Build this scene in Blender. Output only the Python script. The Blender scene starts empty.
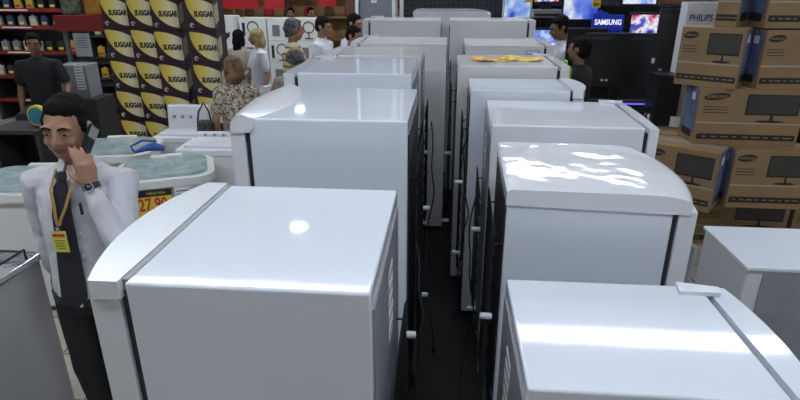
import bpy, bmesh, math, random
from mathutils import Vector, Matrix, noise
random.seed(7)
PI = math.pi
SC = bpy.context.scene
COL = SC.collection

# ------------------------------------------------------------------ camera
cam_d = bpy.data.cameras.new('camera')
cam = bpy.data.objects.new('camera', cam_d)
COL.objects.link(cam)
cam_d.sensor_width = 36.0
cam_d.lens = 560 / 800 * 36
cam_d.clip_start = 0.05
cam_d.clip_end = 100
_f, _vx, _vy = 560.0, 450.0, -15.0            # aisle vanishing point of the frame
d = Vector(((_vx - 400) / _f, -(_vy - 200) / _f, -1)).normalized()   # world +Y in camera axes
up = Vector((0, -d.z, d.y)).normalized()
if up.y < 0:
    up = -up
rt = d.cross(up)
M3 = Matrix((rt, d, up))                       # rows: world axes in camera coords -> camera to world
cam.matrix_world = Matrix.Translation((0, 0, 2.2)) @ M3.to_4x4()
SC.camera = cam

# ------------------------------------------------------------------ world, view, lamps
SC.view_settings.view_transform = 'Standard'
SC.view_settings.look = 'None'
SC.view_settings.gamma = 1
SC.view_settings.exposure = 0.1
try:
    SC.cycles.use_denoising = True
    SC.cycles.max_bounces = 8
    SC.cycles.diffuse_bounces = 4
except Exception:
    pass
LAMP = 21.0
CEIL = 5.3
wd = bpy.data.worlds.new('world')
SC.world = wd
wd.use_nodes = True
wd.node_tree.nodes['Background'].inputs[0].default_value = (0.75, 0.83, 1, 1)
wd.node_tree.nodes['Background'].inputs[1].default_value = 0.6

# ------------------------------------------------------------------ materials
MATS = {}
def M(name, col=(0.8, 0.8, 0.8), rough=0.5, metal=0.0, bump=0.0, bscale=20.0, emit=None, es=1.0,
      trans=0.0, coat=0.0, spec=0.5, var=0.0, vscale=5.0, col2=None, bstretch=None, bdist=0.01):
    if name in MATS:
        return MATS[name]
    m = bpy.data.materials.new(name)
    m.use_nodes = True
    nt = m.node_tree
    b = nt.nodes['Principled BSDF']
    b.inputs['Base Color'].default_value = (*col, 1)
    b.inputs['Roughness'].default_value = rough
    b.inputs['Metallic'].default_value = metal
    b.inputs['Specular IOR Level'].default_value = spec
    if trans:
        b.inputs['Transmission Weight'].default_value = trans
    if coat:
        b.inputs['Coat Weight'].default_value = coat
        b.inputs['Coat Roughness'].default_value = 0.08
    if emit:
        b.inputs['Emission Color'].default_value = (*emit, 1)
        b.inputs['Emission Strength'].default_value = es
    tc = nt.nodes.new('ShaderNodeTexCoord')
    if var > 0 or col2:
        n = nt.nodes.new('ShaderNodeTexNoise')
        n.inputs['Scale'].default_value = vscale
        n.inputs['Detail'].default_value = 4
        nt.links.new(tc.outputs['Object'], n.inputs['Vector'])
        r = nt.nodes.new('ShaderNodeValToRGB')
        c2 = col2 if col2 else tuple(max(0, c * (1 - var)) for c in col)
        r.color_ramp.elements[0].color = (*c2, 1)
        r.color_ramp.elements[1].color = (*col, 1)
        r.color_ramp.elements[0].position = 0.38
        r.color_ramp.elements[1].position = 0.62
        nt.links.new(n.outputs['Fac'], r.inputs['Fac'])
        nt.links.new(r.outputs['Color'], b.inputs['Base Color'])
    if bump > 0:
        n = nt.nodes.new('ShaderNodeTexNoise')
        n.inputs['Scale'].default_value = bscale
        n.inputs['Detail'].default_value = 2
        mp = nt.nodes.new('ShaderNodeMapping')
        if bstretch:
            mp.inputs['Scale'].default_value = bstretch
        nt.links.new(tc.outputs['Object'], mp.inputs['Vector'])
        nt.links.new(mp.outputs['Vector'], n.inputs['Vector'])
        bp = nt.nodes.new('ShaderNodeBump')
        bp.inputs['Strength'].default_value = bump
        bp.inputs['Distance'].default_value = bdist
        nt.links.new(n.outputs['Fac'], bp.inputs['Height'])
        nt.links.new(bp.outputs['Normal'], b.inputs['Normal'])
    MATS[name] = m
    return m

ENAMEL = M('white_enamel', (0.71, 0.75, 0.825), 0.05, bump=0.05, bscale=2.6, bdist=0.012)
MOULD = M('moulded_white', (0.74, 0.76, 0.81), 0.045, bump=0.30, bscale=3.4, bdist=0.02)
ENAMEL2 = M('off_white_enamel', (0.66, 0.66, 0.67), 0.2, bump=0.15, bscale=2.0, coat=0.15)
SIDEG = M('side_enamel', (0.66, 0.66, 0.70), 0.35, bump=0.08, bscale=400, bdist=0.001)
WPLAS = M('white_plastic', (0.74, 0.76, 0.81), 0.2, bump=0.06, bscale=3)
GREYPL = M('grey_plastic', (0.33, 0.34, 0.36), 0.5)
BACKG = M('back_steel_grey', (0.27, 0.28, 0.31), 0.42, var=0.12, vscale=9)
DKRUB = M('dark_rubber', (0.03, 0.03, 0.035), 0.6)
BLACKM = M('black_metal', (0.012, 0.012, 0.014), 0.45)
BLACKP = M('black_plastic', (0.014, 0.014, 0.017), 0.32)
COPPER = M('copper', (0.35, 0.16, 0.08), 0.35, metal=0.9)
PAPER = M('white_paper', (0.78, 0.78, 0.76), 0.8)
INK = M('black_ink', (0.015, 0.015, 0.015), 0.6)
CHROME = M('chrome', (0.7, 0.7, 0.72), 0.15, metal=1)
YEL = M('yellow_paper', (0.75, 0.6, 0.06), 0.7)
REDP = M('red_print', (0.55, 0.03, 0.03), 0.6)
KRAFT = M('kraft_cardboard', (0.29, 0.19, 0.095), 0.85, var=0.12, vscale=4)
KRAFTD = M('kraft_edge', (0.22, 0.145, 0.075), 0.9)
BLUEP = M('blue_print', (0.13, 0.17, 0.31), 0.7, var=0.3, vscale=14)
TAPE = M('packing_tape', (0.42, 0.36, 0.29), 0.25)

# ------------------------------------------------------------------ mesh helpers
_txt = {}
def text_mesh(s, bold=0.0):
    k = (s, bold)
    if k not in _txt:
        cu = bpy.data.curves.new('t', 'FONT')
        cu.body = s
        cu.size = 1
        cu.offset = bold
        cu.extrude = 0.004
        cu.resolution_u = 3
        o = bpy.data.objects.new('t', cu)
        COL.objects.link(o)
        dg = bpy.context.evaluated_depsgraph_get()
        dg.update()
        me = bpy.data.meshes.new_from_object(o.evaluated_get(dg))
        bpy.data.objects.remove(o)
        xs = [v.co.x for v in me.vertices]
        _txt[k] = (me, min(xs), max(xs))
    return _txt[k]

class MB:
    def __init__(s):
        s.bm = bmesh.new()
    def _fin(s, vs, fs, mi, mat4=None):
        if mat4 is not None:
            for v in vs:
                v.co = mat4 @ v.co
        for f in fs:
            f.material_index = mi
            f.smooth = True
    def box(s, c, size, mi=0, bev=0.0, seg=2, rot=None, taper=None):
        bm2 = bmesh.new()
        r = bmesh.ops.create_cube(bm2, size=1)
        for v in bm2.verts:
            k = 1.0
            if taper and v.co.z > 0:
                k = taper
            v.co = Vector((v.co.x * size[0] * k, v.co.y * size[1] * k, v.co.z * size[2]))
        if bev > 0:
            bmesh.ops.bevel(bm2, geom=list(bm2.edges), offset=bev, segments=seg, affect='EDGES', profile=0.5)
        m = Matrix.Translation(c)
        if rot is not None:
            m = m @ rot.to_4x4()
        s._merge(bm2, m, mi, smooth=bev > 0)
    def _merge(s, bm2, m, mi, smooth=True):
        s.sm = getattr(s, 'sm', False) or smooth
        vm = {}
        for v in bm2.verts:
            vm[v] = s.bm.verts.new(m @ v.co if m is not None else v.co)
        for f in bm2.faces:
            try:
                nf = s.bm.faces.new([vm[v] for v in f.verts])
                nf.material_index = mi
                nf.smooth = smooth
            except ValueError:
                pass
        bm2.free()
    def prism(s, poly, z0, z1, mi=0, bev=0.0, seg=2, m=None, zf=None):
        bm2 = bmesh.new()
        n = len(poly)
        lo = [bm2.verts.new((x, y, z0)) for x, y in poly]
        hi = [bm2.verts.new((x, y, zf(x, y) if zf else z1)) for x, y in poly]
        bm2.faces.new(lo[::-1])
        bm2.faces.new(hi)
        for i in range(n):
            bm2.faces.new([lo[i], lo[(i + 1) % n], hi[(i + 1) % n], hi[i]])
        if bev > 0:
            es = [e for e in bm2.edges if len(e.link_faces) == 2 and e.calc_face_angle(0) > 0.5]
            bmesh.ops.bevel(bm2, geom=es, offset=bev, segments=seg, affect='EDGES', profile=0.5)
        bmesh.ops.recalc_face_normals(bm2, faces=bm2.faces)
        s._merge(bm2, m, mi, smooth=bev > 0)
    def loft(s, rings, mi=0, m=None, caps=True):
        bm2 = bmesh.new()
        vr = [[bm2.verts.new(p) for p in r] for r in rings]
        n = len(rings[0])
        for a, b in zip(vr, vr[1:]):
            for i in range(n):
                bm2.faces.new([a[i], a[(i + 1) % n], b[(i + 1) % n], b[i]])
        if caps:
            bm2.faces.new(vr[0][::-1])
            bm2.faces.new(vr[-1])
        bmesh.ops.recalc_face_normals(bm2, faces=bm2.faces)
        s._merge(bm2, m, mi)
    def tube(s, pts, r, mi=0, seg=8, m=None, flat=1.0):
        pts = [Vector(p) for p in pts]
        rs = r if isinstance(r, (list, tuple)) else [r] * len(pts)
        rings = []
        prev = None
        for i, p in enumerate(pts):
            t = (pts[min(i + 1, len(pts) - 1)] - pts[max(i - 1, 0)])
            if t.length < 1e-9:
                t = Vector((0, 0, 1))
            t.normalize()
            if prev is None:
                a = Vector((1, 0, 0)) if abs(t.x) < 0.8 else Vector((0, 1, 0))
                u = (a - t * a.dot(t)).normalized()
            else:
                u = (prev - t * prev.dot(t)).normalized()
            prev = u
            w = t.cross(u)
            rings.append([p + (u * math.cos(2 * PI * k / seg) + w * math.sin(2 * PI * k / seg) * flat) * rs[i] for k in range(seg)])
        s.loft(rings, mi, m)
    def capsule(s, pts, rs, seg=10):
        """closed limb with rounded ends"""
        pts = [Vector(p) for p in pts]
        a = (pts[0] - pts[1]).normalized()
        b = (pts[-1] - pts[-2]).normalized()
        P = [pts[0] + a * rs[0] * 0.9, pts[0] + a * rs[0] * 0.6] + pts + [pts[-1] + b * rs[-1] * 0.6, pts[-1] + b * rs[-1] * 0.9]
        R = [rs[0] * 0.25, rs[0] * 0.75] + list(rs) + [rs[-1] * 0.75, rs[-1] * 0.25]
        s.tube(P, R, seg=seg)
    def ell(s, c, r, mi=0, u=16, v=10, m=None, rot=None):
        bm2 = bmesh.new()
        bmesh.ops.create_uvsphere(bm2, u_segments=u, v_segments=v, radius=1)
        mm = Matrix.Translation(c)
        if rot is not None:
            mm = mm @ rot.to_4x4()
        mm = mm @ Matrix.Diagonal((r[0], r[1], r[2], 1))
        if m is not None:
            mm = m @ mm
        s._merge(bm2, mm, mi)
    def cyl(s, c, r, h, mi=0, seg=24, axis='z', bev=0.0, r2=None):
        bm2 = bmesh.new()
        bmesh.ops.create_cone(bm2, cap_ends=True, segments=seg, radius1=r, radius2=r if r2 is None else r2, depth=h)
        if bev:
            es = [e for e in bm2.edges if e.calc_face_angle(0) > 0.8]
            bmesh.ops.bevel(bm2, geom=es, offset=bev, segments=2, affect='EDGES')
        m = Matrix.Translation(c)
        if axis == 'x':
            m = m @ Matrix.Rotation(PI / 2, 4, 'Y')
        if axis == 'y':
            m = m @ Matrix.Rotation(PI / 2, 4, 'X')
        s._merge(bm2, m, mi)
    def text(s, st, width, m, mi=0, bold=0.0, hscale=1.0):
        """text centred on origin of m, laid in its XY plane, scaled to a width"""
        me, x0, x1 = text_mesh(st, bold)
        k = width / (x1 - x0)
        mm = m @ Matrix.Diagonal((k, k * hscale, min(k, 0.15), 1)) @ Matrix.Translation((-(x0 + x1) / 2, -0.35, 0))
        vm = [s.bm.verts.new(mm @ v.co) for v in me.vertices]
        for p in me.polygons:
            try:
                f = s.bm.faces.new([vm[i] for i in p.vertices])
                f.material_index = mi
            except ValueError:
                pass
    def build(s, name, mats, parent=None, loc=None, rz=0.0, label=None):
        me = bpy.data.meshes.new(name)
        s.bm.to_mesh(me)
        s.bm.free()
        if not isinstance(mats, (list, tuple)):
            mats = [mats]
        for mt in mats:
            me.materials.append(mt)
        try:
            me.set_sharp_from_angle(angle=math.radians(38))
        except Exception:
            pass
        o = bpy.data.objects.new(name, me)
        COL.objects.link(o)
        if getattr(s, 'sm', False):
            wn = o.modifiers.new('weighted_normals', 'WEIGHTED_NORMAL')
            wn.weight = 90
            wn.keep_sharp = True
        if parent is not None:
            o.parent = parent
        if loc is not None:
            o.location = loc
        o.rotation_euler.z = rz
        if label:
            o['label'] = label
        return o

def front(x, y, z):
    """matrix for text lying on a face that looks to -Y"""
    return Matrix.Translation((x, y, z)) @ Matrix.Rotation(PI / 2, 4, 'X')
def side_r(x, y, z):
    """face that looks to +X"""
    return Matrix.Translation((x, y, z)) @ Matrix.Rotation(PI / 2, 4, 'Z') @ Matrix.Rotation(PI / 2, 4, 'X')
def side_l(x, y, z):
    return Matrix.Translation((x, y, z)) @ Matrix.Rotation(-PI / 2, 4, 'Z') @ Matrix.Rotation(PI / 2, 4, 'X')

def tag(o, label, cat, group=None, kind=None):
    o['label'] = label
    o['category'] = cat
    if group:
        o['group'] = group
    if kind:
        o['kind'] = kind
    return o
def thing(name, label, cat, loc=(0, 0, 0), rz=0.0, group=None):
    o = bpy.data.objects.new(name, None)
    o.empty_display_size = 0.1
    COL.objects.link(o)
    o.location = loc
    o.rotation_euler.z = rz
    return tag(o, label, cat, group)
def dup(o, loc=None, rz=None, label=None, group=None, parent=None):
    c = o.copy()
    COL.objects.link(c)
    c.parent = parent
    if loc is not None:
        c.location = loc
    if rz is not None:
        c.rotation_euler.z = rz
    if label:
        c['label'] = label
    if group:
        c['group'] = group
    for ch in list(o.children):
        dup(ch, parent=c)
    return c
def struct(name, mb, mats):
    o = mb.build(name, mats)
    o['kind'] = 'structure'
    return o

# ------------------------------------------------------------------ structure
def tile_mat():
    m = bpy.data.materials.new('beige_floor_tiles')
    m.use_nodes = True
    nt = m.node_tree
    b = nt.nodes['Principled BSDF']
    b.inputs['Roughness'].default_value = 0.25
    tc = nt.nodes.new('ShaderNodeTexCoord')
    br = nt.nodes.new('ShaderNodeTexBrick')
    br.offset = 0
    br.inputs['Scale'].default_value = 1
    br.inputs['Brick Width'].default_value = 0.4
    br.inputs['Row Height'].default_value = 0.4
    br.inputs['Mortar Size'].default_value = 0.006
    br.inputs['Color1'].default_value = (0.42, 0.38, 0.32, 1)
    br.inputs['Color2'].default_value = (0.46, 0.42, 0.36, 1)
    br.inputs['Mortar'].default_value = (0.12, 0.10, 0.09, 1)
    nt.links.new(tc.outputs['Object'], br.inputs['Vector'])
    nt.links.new(br.outputs['Color'], b.inputs['Base Color'])
    return m
X0, X1, Y0, Y1 = -9.5, 6.5, -5.0, 24.0
def slab(name, c, size, mat):
    b = MB()
    b.box(c, size)
    return struct(name, b, mat)
WALLW = M('painted_wall', (0.62, 0.62, 0.62), 0.8, var=0.06)
WALLWARM = M('warm_back_wall', (0.50, 0.36, 0.20), 0.8, col2=(0.34, 0.20, 0.10), vscale=1.3)
slab('floor', ((X0 + X1) / 2, (Y0 + Y1) / 2, -0.05), (X1 - X0, Y1 - Y0, 0.1), tile_mat())
slab('ceiling', ((X0 + X1) / 2, (Y0 + Y1) / 2, CEIL + 0.05), (X1 - X0, Y1 - Y0, 0.1), M('ceiling_paint', (0.44, 0.50, 0.60), 0.9, var=0.15, vscale=0.8))
slab('wall_left', (X0 - 0.05, (Y0 + Y1) / 2, CEIL / 2), (0.1, Y1 - Y0, CEIL), WALLW)
slab('wall_right', (X1 + 0.05, (Y0 + Y1) / 2, CEIL / 2), (0.1, Y1 - Y0, CEIL), WALLW)
slab('wall_back', ((X0 + X1) / 2, Y1 + 0.05, CEIL / 2), (X1 - X0, 0.1, CEIL), WALLWARM)
slab('wall_front', ((X0 + X1) / 2, Y0 - 0.05, CEIL / 2), (X1 - X0, 0.1, CEIL), WALLW)

# ceiling lamps: long twin-tube battens in four lines across the shop
TUBE = M('fluorescent_tube', (0.9, 0.95, 1), 0.4, emit=(0.88, 0.94, 1.0), es=LAMP)
t0 = None
lines = [(0.6, [-6.4, -3.85, -1.3, 1.25, 3.8], 'straight above the viewer'),
         (7.36, [-6.4, -3.85, -1.3, 1.25, 3.8], 'over the crowd'), (14.1, [1.6, 4.15], 'at the right back'), (21.2, [2.2, 4.75], 'farthest back')]
t0 = None
for ly, xs, nm in lines:
    for i, lx in enumerate(xs):
        lab = 'long flat ceiling lamp %s, number %d of its line from the left' % (nm, i + 1)
        if t0 is None:
            t0 = thing('ceiling_lamp', lab, 'lamp', (lx, ly, CEIL), 0, 'long ceiling lamps')
            b = MB(); b.box((0, 0, -0.03), (2.53, 0.44, 0.06), bev=0.01); b.build('lamp_housing', M('lamp_white', (0.8, 0.8, 0.8), 0.4), t0)
            b = MB(); b.box((0, 0, -0.075), (2.53, 0.30, 0.03), bev=0.01); b.build('diffuser', TUBE, t0)
        else:
            dup(t0, (lx, ly, CEIL), 0, lab, 'long ceiling lamps')
for x, y, lab in ((-2.75, 9.65, 'round ceiling downlight left of the crowd'), (-2.9, 20.3, 'round ceiling downlight farthest back'), (-5.0, 18.7, 'round ceiling downlight at the far left back'), (2.7, 16.5, 'round ceiling downlight at the right back'),
                  (-6.5, 3.0, 'round ceiling downlight left above the washing machines')):
    t = thing('ceiling_downlight', lab, 'lamp', (x, y, CEIL), 0, 'round ceiling downlights')
    b = MB(); b.cyl((0, 0, -0.06), 0.2, 0.12, seg=24, bev=0.01); b.build('lamp_housing', M('lamp_white'), t)
    b = MB(); b.cyl((0, 0, -0.13), 0.16, 0.03, seg=24, bev=0.008); b.build('diffuser', TUBE, t)

# ------------------------------------------------------------------ refrigerators
def bowpoly(xa, xb, W, bow, n=14, r=0.0):
    """plan outline: flat side at xa, bowed side reaching xb in the middle"""
    p = [(xa, -W / 2), (xa, W / 2)]
    for i in range(n + 1):
        t = 1 - 2 * i / n
        p.append((xb - bow * t * t, W / 2 * t))
    return p[::-1]

def fridge(label, x_in, y0, W, D, H, side, style='flat', tilt=0.0, body=None, bow=0.03, cond=True, sticker=False, group='refrigerators in the two rows', door_t=0.06, mould=True, badge=False):
    """x_in: x of the back plane at the aisle, y0: near side, side -1: door to the left"""
    body = body or ENAMEL
    rz = (0 if side > 0 else PI) + tilt
    cx = x_in + side * D / 2
    t = thing('refrigerator', label, 'refrigerator', (cx, y0 + W / 2, 0), rz, group)
    b = MB()
    hb = H if style != 'full' else H - 0.06
    b.box((0, 0, (hb + 0.04) / 2), (D, W, hb - 0.04), bev=0.009, seg=3)
    b.build('cabinet', body, t)
    # back panel, compressor, coil
    b = MB()
    b.box((-D / 2 - 0.002, 0, H / 2 + 0.1), (0.006, W - 0.05, H - 0.32))
    if sticker:
        for q in range(5):
            b.box((-D / 2 - 0.0065, 0.04 * math.copysign(1, side) + random.uniform(-.01, .01), H - 0.16 - q * 0.05), (0.002, 0.11, 0.042), 1)
            b.box((-D / 2 - 0.008, 0.04 * math.copysign(1, side), H - 0.16 - q * 0.05), (0.001, 0.08, 0.006), 2)
    b.build('back_panel', [BACKG if sticker else BLACKP, PAPER, INK], t)  # backs without stickers coloured black to put the aisle gloom into them
    if cond:
        b = MB()
        z0, z1 = 0.35, H - (0.22 if not sticker else 0.42)
        n = int((z1 - z0) / 0.05)
        pts = []
        xx = -D / 2 - 0.035
        for k in range(n + 1):
            z = z1 - k * (z1 - z0) / n
            s_ = 1 if k % 2 == 0 else -1
            e = W / 2 - 0.07
            pts += [(xx, -s_ * e, z), (xx, s_ * e, z)]
            if k < n:
                dz = (z1 - z0) / n
                pts += [(xx, s_ * (e + 0.018), z - dz * 0.2), (xx, s_ * (e + 0.024), z - dz * 0.5), (xx, s_ * (e + 0.018), z - dz * 0.8)]
        b.tube(pts, 0.0035, seg=6)
        nw = 30
        for k in range(nw):
            y = -W / 2 + 0.08 + k * (W - 0.16) / (nw - 1)
            b.tube([(xx - 0.004, y, z0 - 0.02), (xx - 0.004, y, z1 + 0.02)], 0.0022, seg=4)
        for y in (-W / 2 + 0.1, W / 2 - 0.1):
            for z in (z0 + 0.05, z1 - 0.05):
                b.tube([(-D / 2, y, z), (xx, y, z)], 0.004, seg=6)
        b.build('condenser_coil', BLACKM, t)
        for z in (H * 0.62, H * 0.3):
            b = MB(); b.cyl((-D / 2 - 0.05, -W / 2 + 0.04, z), 0.014, 0.05, axis='x', seg=12, bev=0.003); b.build('spacer', WPLAS, t)
        b = MB()
        b.ell((-D / 2 + 0.06, 0, 0.17), (0.075, 0.1, 0.09))
        b.tube([(-D / 2 - 0.0, 0.06, 0.2), (-D / 2 - 0.03, 0.1, 0.25), (-D / 2 - 0.035, W / 2 - 0.1, 0.36)], 0.004, seg=6)
        b.build('compressor', BLACKM, t)
    for sx in (-1, 1):
        for sy in (-1, 1):
            b = MB(); b.cyl((sx * (D / 2 - 0.06), sy * (W / 2 - 0.06), 0.02), 0.02, 0.04, seg=12); b.build('foot', DKRUB, t)
    # gasket and doors
    xg = D / 2 + 0.009
    b = MB(); b.box((xg, 0, (H - 0.03 + 0.1) / 2), (0.020, W - 0.03, H - 0.03 - 0.1)); b.build('gasket', DKRUB, t)
    ztop = {'flat': H - 0.004, 'cap': H - 0.05, 'hood': H - 0.055, 'full': H - 0.062}[style]
    zs = H * 0.66
    xd = D / 2 + 0.02
    bb = bow
    for (za, zb) in ((0.09, zs - 0.006), (zs + 0.006, ztop)):
        b = MB(); b.prism(bowpoly(xd, xd + door_t + bb, W, bb), za, zb, bev=0.008)
        dr = b.build('door', WPLAS if style != 'flat' else body, t)
        b = MB()
        yh = -W / 2 + 0.07
        zz = za + 0.1 if za > 0.5 else zb - 0.3
        xh = xd + door_t + bb * 0.3
        b.tube([(xh, yh, zz), (xh + 0.035, yh, zz + 0.03), (xh + 0.035, yh, zz + 0.17), (xh, yh, zz + 0.2)], 0.011, seg=8)
        b.build('handle', GREYPL, dr)
    if style == 'cap':
        b = MB(); b.prism(bowpoly(D / 2 + 0.012, xd + door_t + bb + 0.012, W + 0.012, bb + 0.02), H - 0.045, H + 0.006, bev=0.016, seg=4)
        b.build('door_top_cap', WPLAS, t)
        b = MB(); b.box((D / 2 + 0.003, 0, H - 0.004), (0.016, W - 0.03, 0.012)); b.build('trim_strip', GREYPL, t)
    elif style == 'hood':
        def zf(x, y):
            k = min(1, max(0, (x - (D / 2 - 0.14)) / 0.14))
            return H + 0.012 * k
        poly = []
        n = 16
        xo = xd + door_t + bb + 0.01
        hood = MB()
        rings = []
        for i in range(n + 1):                     # cross-sections along Y
            y = -W / 2 - 0.006 + (W + 0.012) * i / n
            tt = 2 * i / n - 1
            out = xo - (bb + 0.015) * tt * tt
            inn = D / 2 - 0.02 - 0.09 * (1 - tt * tt)
            e = 0.0
            rings.append([(inn, y, H - 0.04 - e), (inn, y, H + 0.001), (inn + 0.02, y, H + 0.008), ((inn + out) / 2, y, H + 0.019),
                          (out - 0.035, y, H + 0.008), (out - 0.008, y, H - 0.012), (out, y, H - 0.035), (out - 0.004, y, H - 0.06), (inn + 0.02, y, H - 0.058)])
        hood.loft(rings)
        hood.build('door_top_cap', WPLAS, t)
        b = MB()
        b.tube([(D / 2 + 0.03, -W / 2 + 0.05, H + 0.013), (D / 2 + 0.005, 0, H + 0.018), (D / 2 + 0.03, W / 2 - 0.05, H + 0.013)], 0.004, seg=6)
        b.build('cap_bead', WPLAS, t)
    elif style == 'full':
        n = 12
        rings = []
        xe = xd + door_t + bb + 0.01
        for i in range(n + 1):
            y = -W / 2 - 0.004 + (W + 0.008) * i / n
            tt = 2 * i / n - 1
            out = xe - (bb + 0.03) * tt * tt
            xs = [-D / 2 - 0.004, -D / 2 - 0.004, -D / 2 + 0.012, 0.0, D * 0.2, D * 0.34, D * 0.45, out - 0.05, out - 0.02, out - 0.004, out, out - 0.006, D / 2]
            zs_ = [H - 0.062, H - 0.01, H, H, H, H - 0.001, H - 0.004, H - 0.010, H - 0.018, H - 0.030, H - 0.045, H - 0.072, H - 0.072]
            rings.append([(a, y, z) for a, z in zip(xs, zs_)])
        b = MB(); b.loft(rings); b.build('moulded_top', MOULD, t)
    else:
        b = MB(); b.prism([(D / 2 - 0.09, -0.03), (D / 2 + 0.04, -0.03), (D / 2 + 0.05, 0.01), (D / 2 - 0.08, 0.035)], H, H + 0.014, bev=0.006,
                          m=Matrix.Translation((0, side * (W / 2 - 0.035), 0)))
        b.build('hinge_cover', WPLAS, t)
    if badge:
        b = MB(); b.box((D / 2 - 0.1, -W / 2 - 0.002, H - 0.06), (0.12, 0.004, 0.035), 0); b.box((D / 2 - 0.1, -W / 2 - 0.0045, H - 0.06), (0.10, 0.002, 0.018), 1)
        b.build('badge', [M('badge_blue', (0.25, 0.32, 0.5), 0.4), WPLAS], t)
    return t

fridge('white refrigerator nearest the camera in the left row, bowed door cap on its left edge', -0.165, 1.145, 0.72, 0.61, 1.52, -1, 'cap', bow=0.055, cond=True, sticker=True, door_t=0.075)
fridge('second white refrigerator of the left row, with the thick moulded door hood', -0.15, 2.16, 0.74, 0.645, 1.70, -1, 'hood', bow=0.03)
fridge('third white refrigerator of the left row, with a square flat door top', -0.20, 3.20, 0.74, 0.66, 1.73, -1, 'flat', bow=0.004, sticker=True)
fridge('fourth refrigerator of the left row, mostly hidden behind the square door one', -0.19, 4.07, 0.60, 0.60, 1.73, -1, 'cap', bow=0.01, sticker=True, body=ENAMEL2)
fridge('wide fifth refrigerator of the left row with a long dark aisle side', -0.01, 4.93, 0.64, 0.75, 1.735, -1, 'flat', bow=0.02, body=ENAMEL2)
fridge('tall greyish refrigerator at the far end of the left row, before the perforated wall', -0.08, 5.93, 0.50, 0.72, 1.87, -1, 'flat', bow=0.01, body=ENAMEL2, cond=False)
fridge('low white refrigerator at the bottom right, light band across its top', 0.225, 1.17, 0.57, 0.645, 1.25, 1, 'flat', bow=0.03, sticker=True)
fridge('second white refrigerator of the right row with a one piece rounded top', 0.245, 1.95, 0.67, 0.595, 1.50, 1, 'full', tilt=-0.03, bow=0.03, sticker=False, body=ENAMEL)
fridge('third white refrigerator of the right row, turned so its grey back shows', 0.235, 2.76, 0.66, 0.74, 1.55, 1, 'flat', tilt=-0.02, body=MOULD, bow=0.01, sticker=True, door_t=0.045)
fridge('fourth white refrigerator of the right row with rounded grey lined door end', 0.145, 3.45, 0.46, 0.60, 1.605, 1, 'cap', bow=0.03)
fridge('fifth refrigerator of the right row, yellow leaflets lying on its top', 0.07, 3.96, 0.66, 0.68, 1.68, 1, 'flat', bow=0.01, body=ENAMEL2)
fridge('sixth refrigerator of the right row with a small blue badge', 0.15, 5.2, 0.66, 0.70, 1.70, 1, 'flat', bow=0.01, body=ENAMEL2, badge=True)
fridge('tall greyish refrigerator at the far end of the right row', 0.01, 5.98, 0.45, 0.78, 1.87, 1, 'flat', bow=0.01, body=ENAMEL2, cond=False)
fridge('white appliance turned sideways in front of the black perforated wall', -0.40, 6.62, 0.72, 0.78, 1.93, 1, 'full', bow=0.02, cond=False)

# low unit at right edge, standing the other way round
t = thing('freezer', 'low white freezer at the right edge with its grey back toward the camera', 'freezer', (1.82, 2.60, 0))
b = MB(); b.box((0, 0, 0.52), (0.88, 0.45, 0.96), bev=0.008, seg=3); b.build('cabinet', ENAMEL2, t)
b = MB(); b.box((0.03, -0.228, 0.54), (0.80, 0.006, 0.88))
b.box((0.0, -0.232, 0.60), (0.10, 0.002, 0.28), 1)
for q in range(7):
    b.box((0, -0.2335, 0.72 - q * 0.035), (0.08, 0.001, 0.006), 2)
b.build('back_panel', [BACKG, PAPER, INK], t)
b = MB(); b.box((0, 0, 1.005), (0.90, 0.47, 0.02), bev=0.006); b.build('worktop', ENAMEL, t)
for sx in (-1, 1):
    for sy in (-1, 1):
        b = MB(); b.cyl((sx * 0.38, sy * 0.17, 0.02), 0.02, 0.04, seg=12); b.build('foot', DKRUB, t)

b = MB(); b.box((0, 0, 0.004), (0.42, 5.9, 0.008), bev=0.002)  # black strip added on the floor to paint in the gloom of the aisle
tag(b.build('aisle_shade_strip', M('aisle_shade_black', (0.012, 0.012, 0.013), 0.6, bump=0.3, bscale=120), None, (0.03, 3.75, 0)), 'long black strip standing in for the shade on the narrow aisle floor', 'mat')
# leaflets on the fifth right refrigerator
def leaflet(loc, rz, label, c):
    b = MB()
    n = 6
    r = []
    for i in range(n + 1):
        x = -0.15 + 0.3 * i / n
        z = 0.006 + 0.008 * math.sin(i * 1.3)
        r.append([(x, -0.105, z), (x, 0.105, z + 0.003), (x, 0.105, z + 0.005), (x, -0.105, z + 0.002)])
    b.loft(r)
    tag(b.build('leaflet', c, None, loc, rz), label, 'leaflet', 'leaflets on the refrigerator')
LEAF1 = M('leaflet_yellow', (0.95, 0.68, 0.03), 0.5, col2=(0.5, 0.12, 0.02), vscale=22)
LEAF2 = M('leaflet_yellow_bright', (0.98, 0.78, 0.04), 0.5, col2=(0.6, 0.3, 0.03), vscale=30)
leaflet((0.33, 4.28, 1.681), 0.2, 'yellow and red leaflet lying left on the refrigerator top', LEAF1)
leaflet((0.55, 4.33, 1.681), -0.25, 'brighter yellow leaflet lying right on the refrigerator top', LEAF2)

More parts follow.
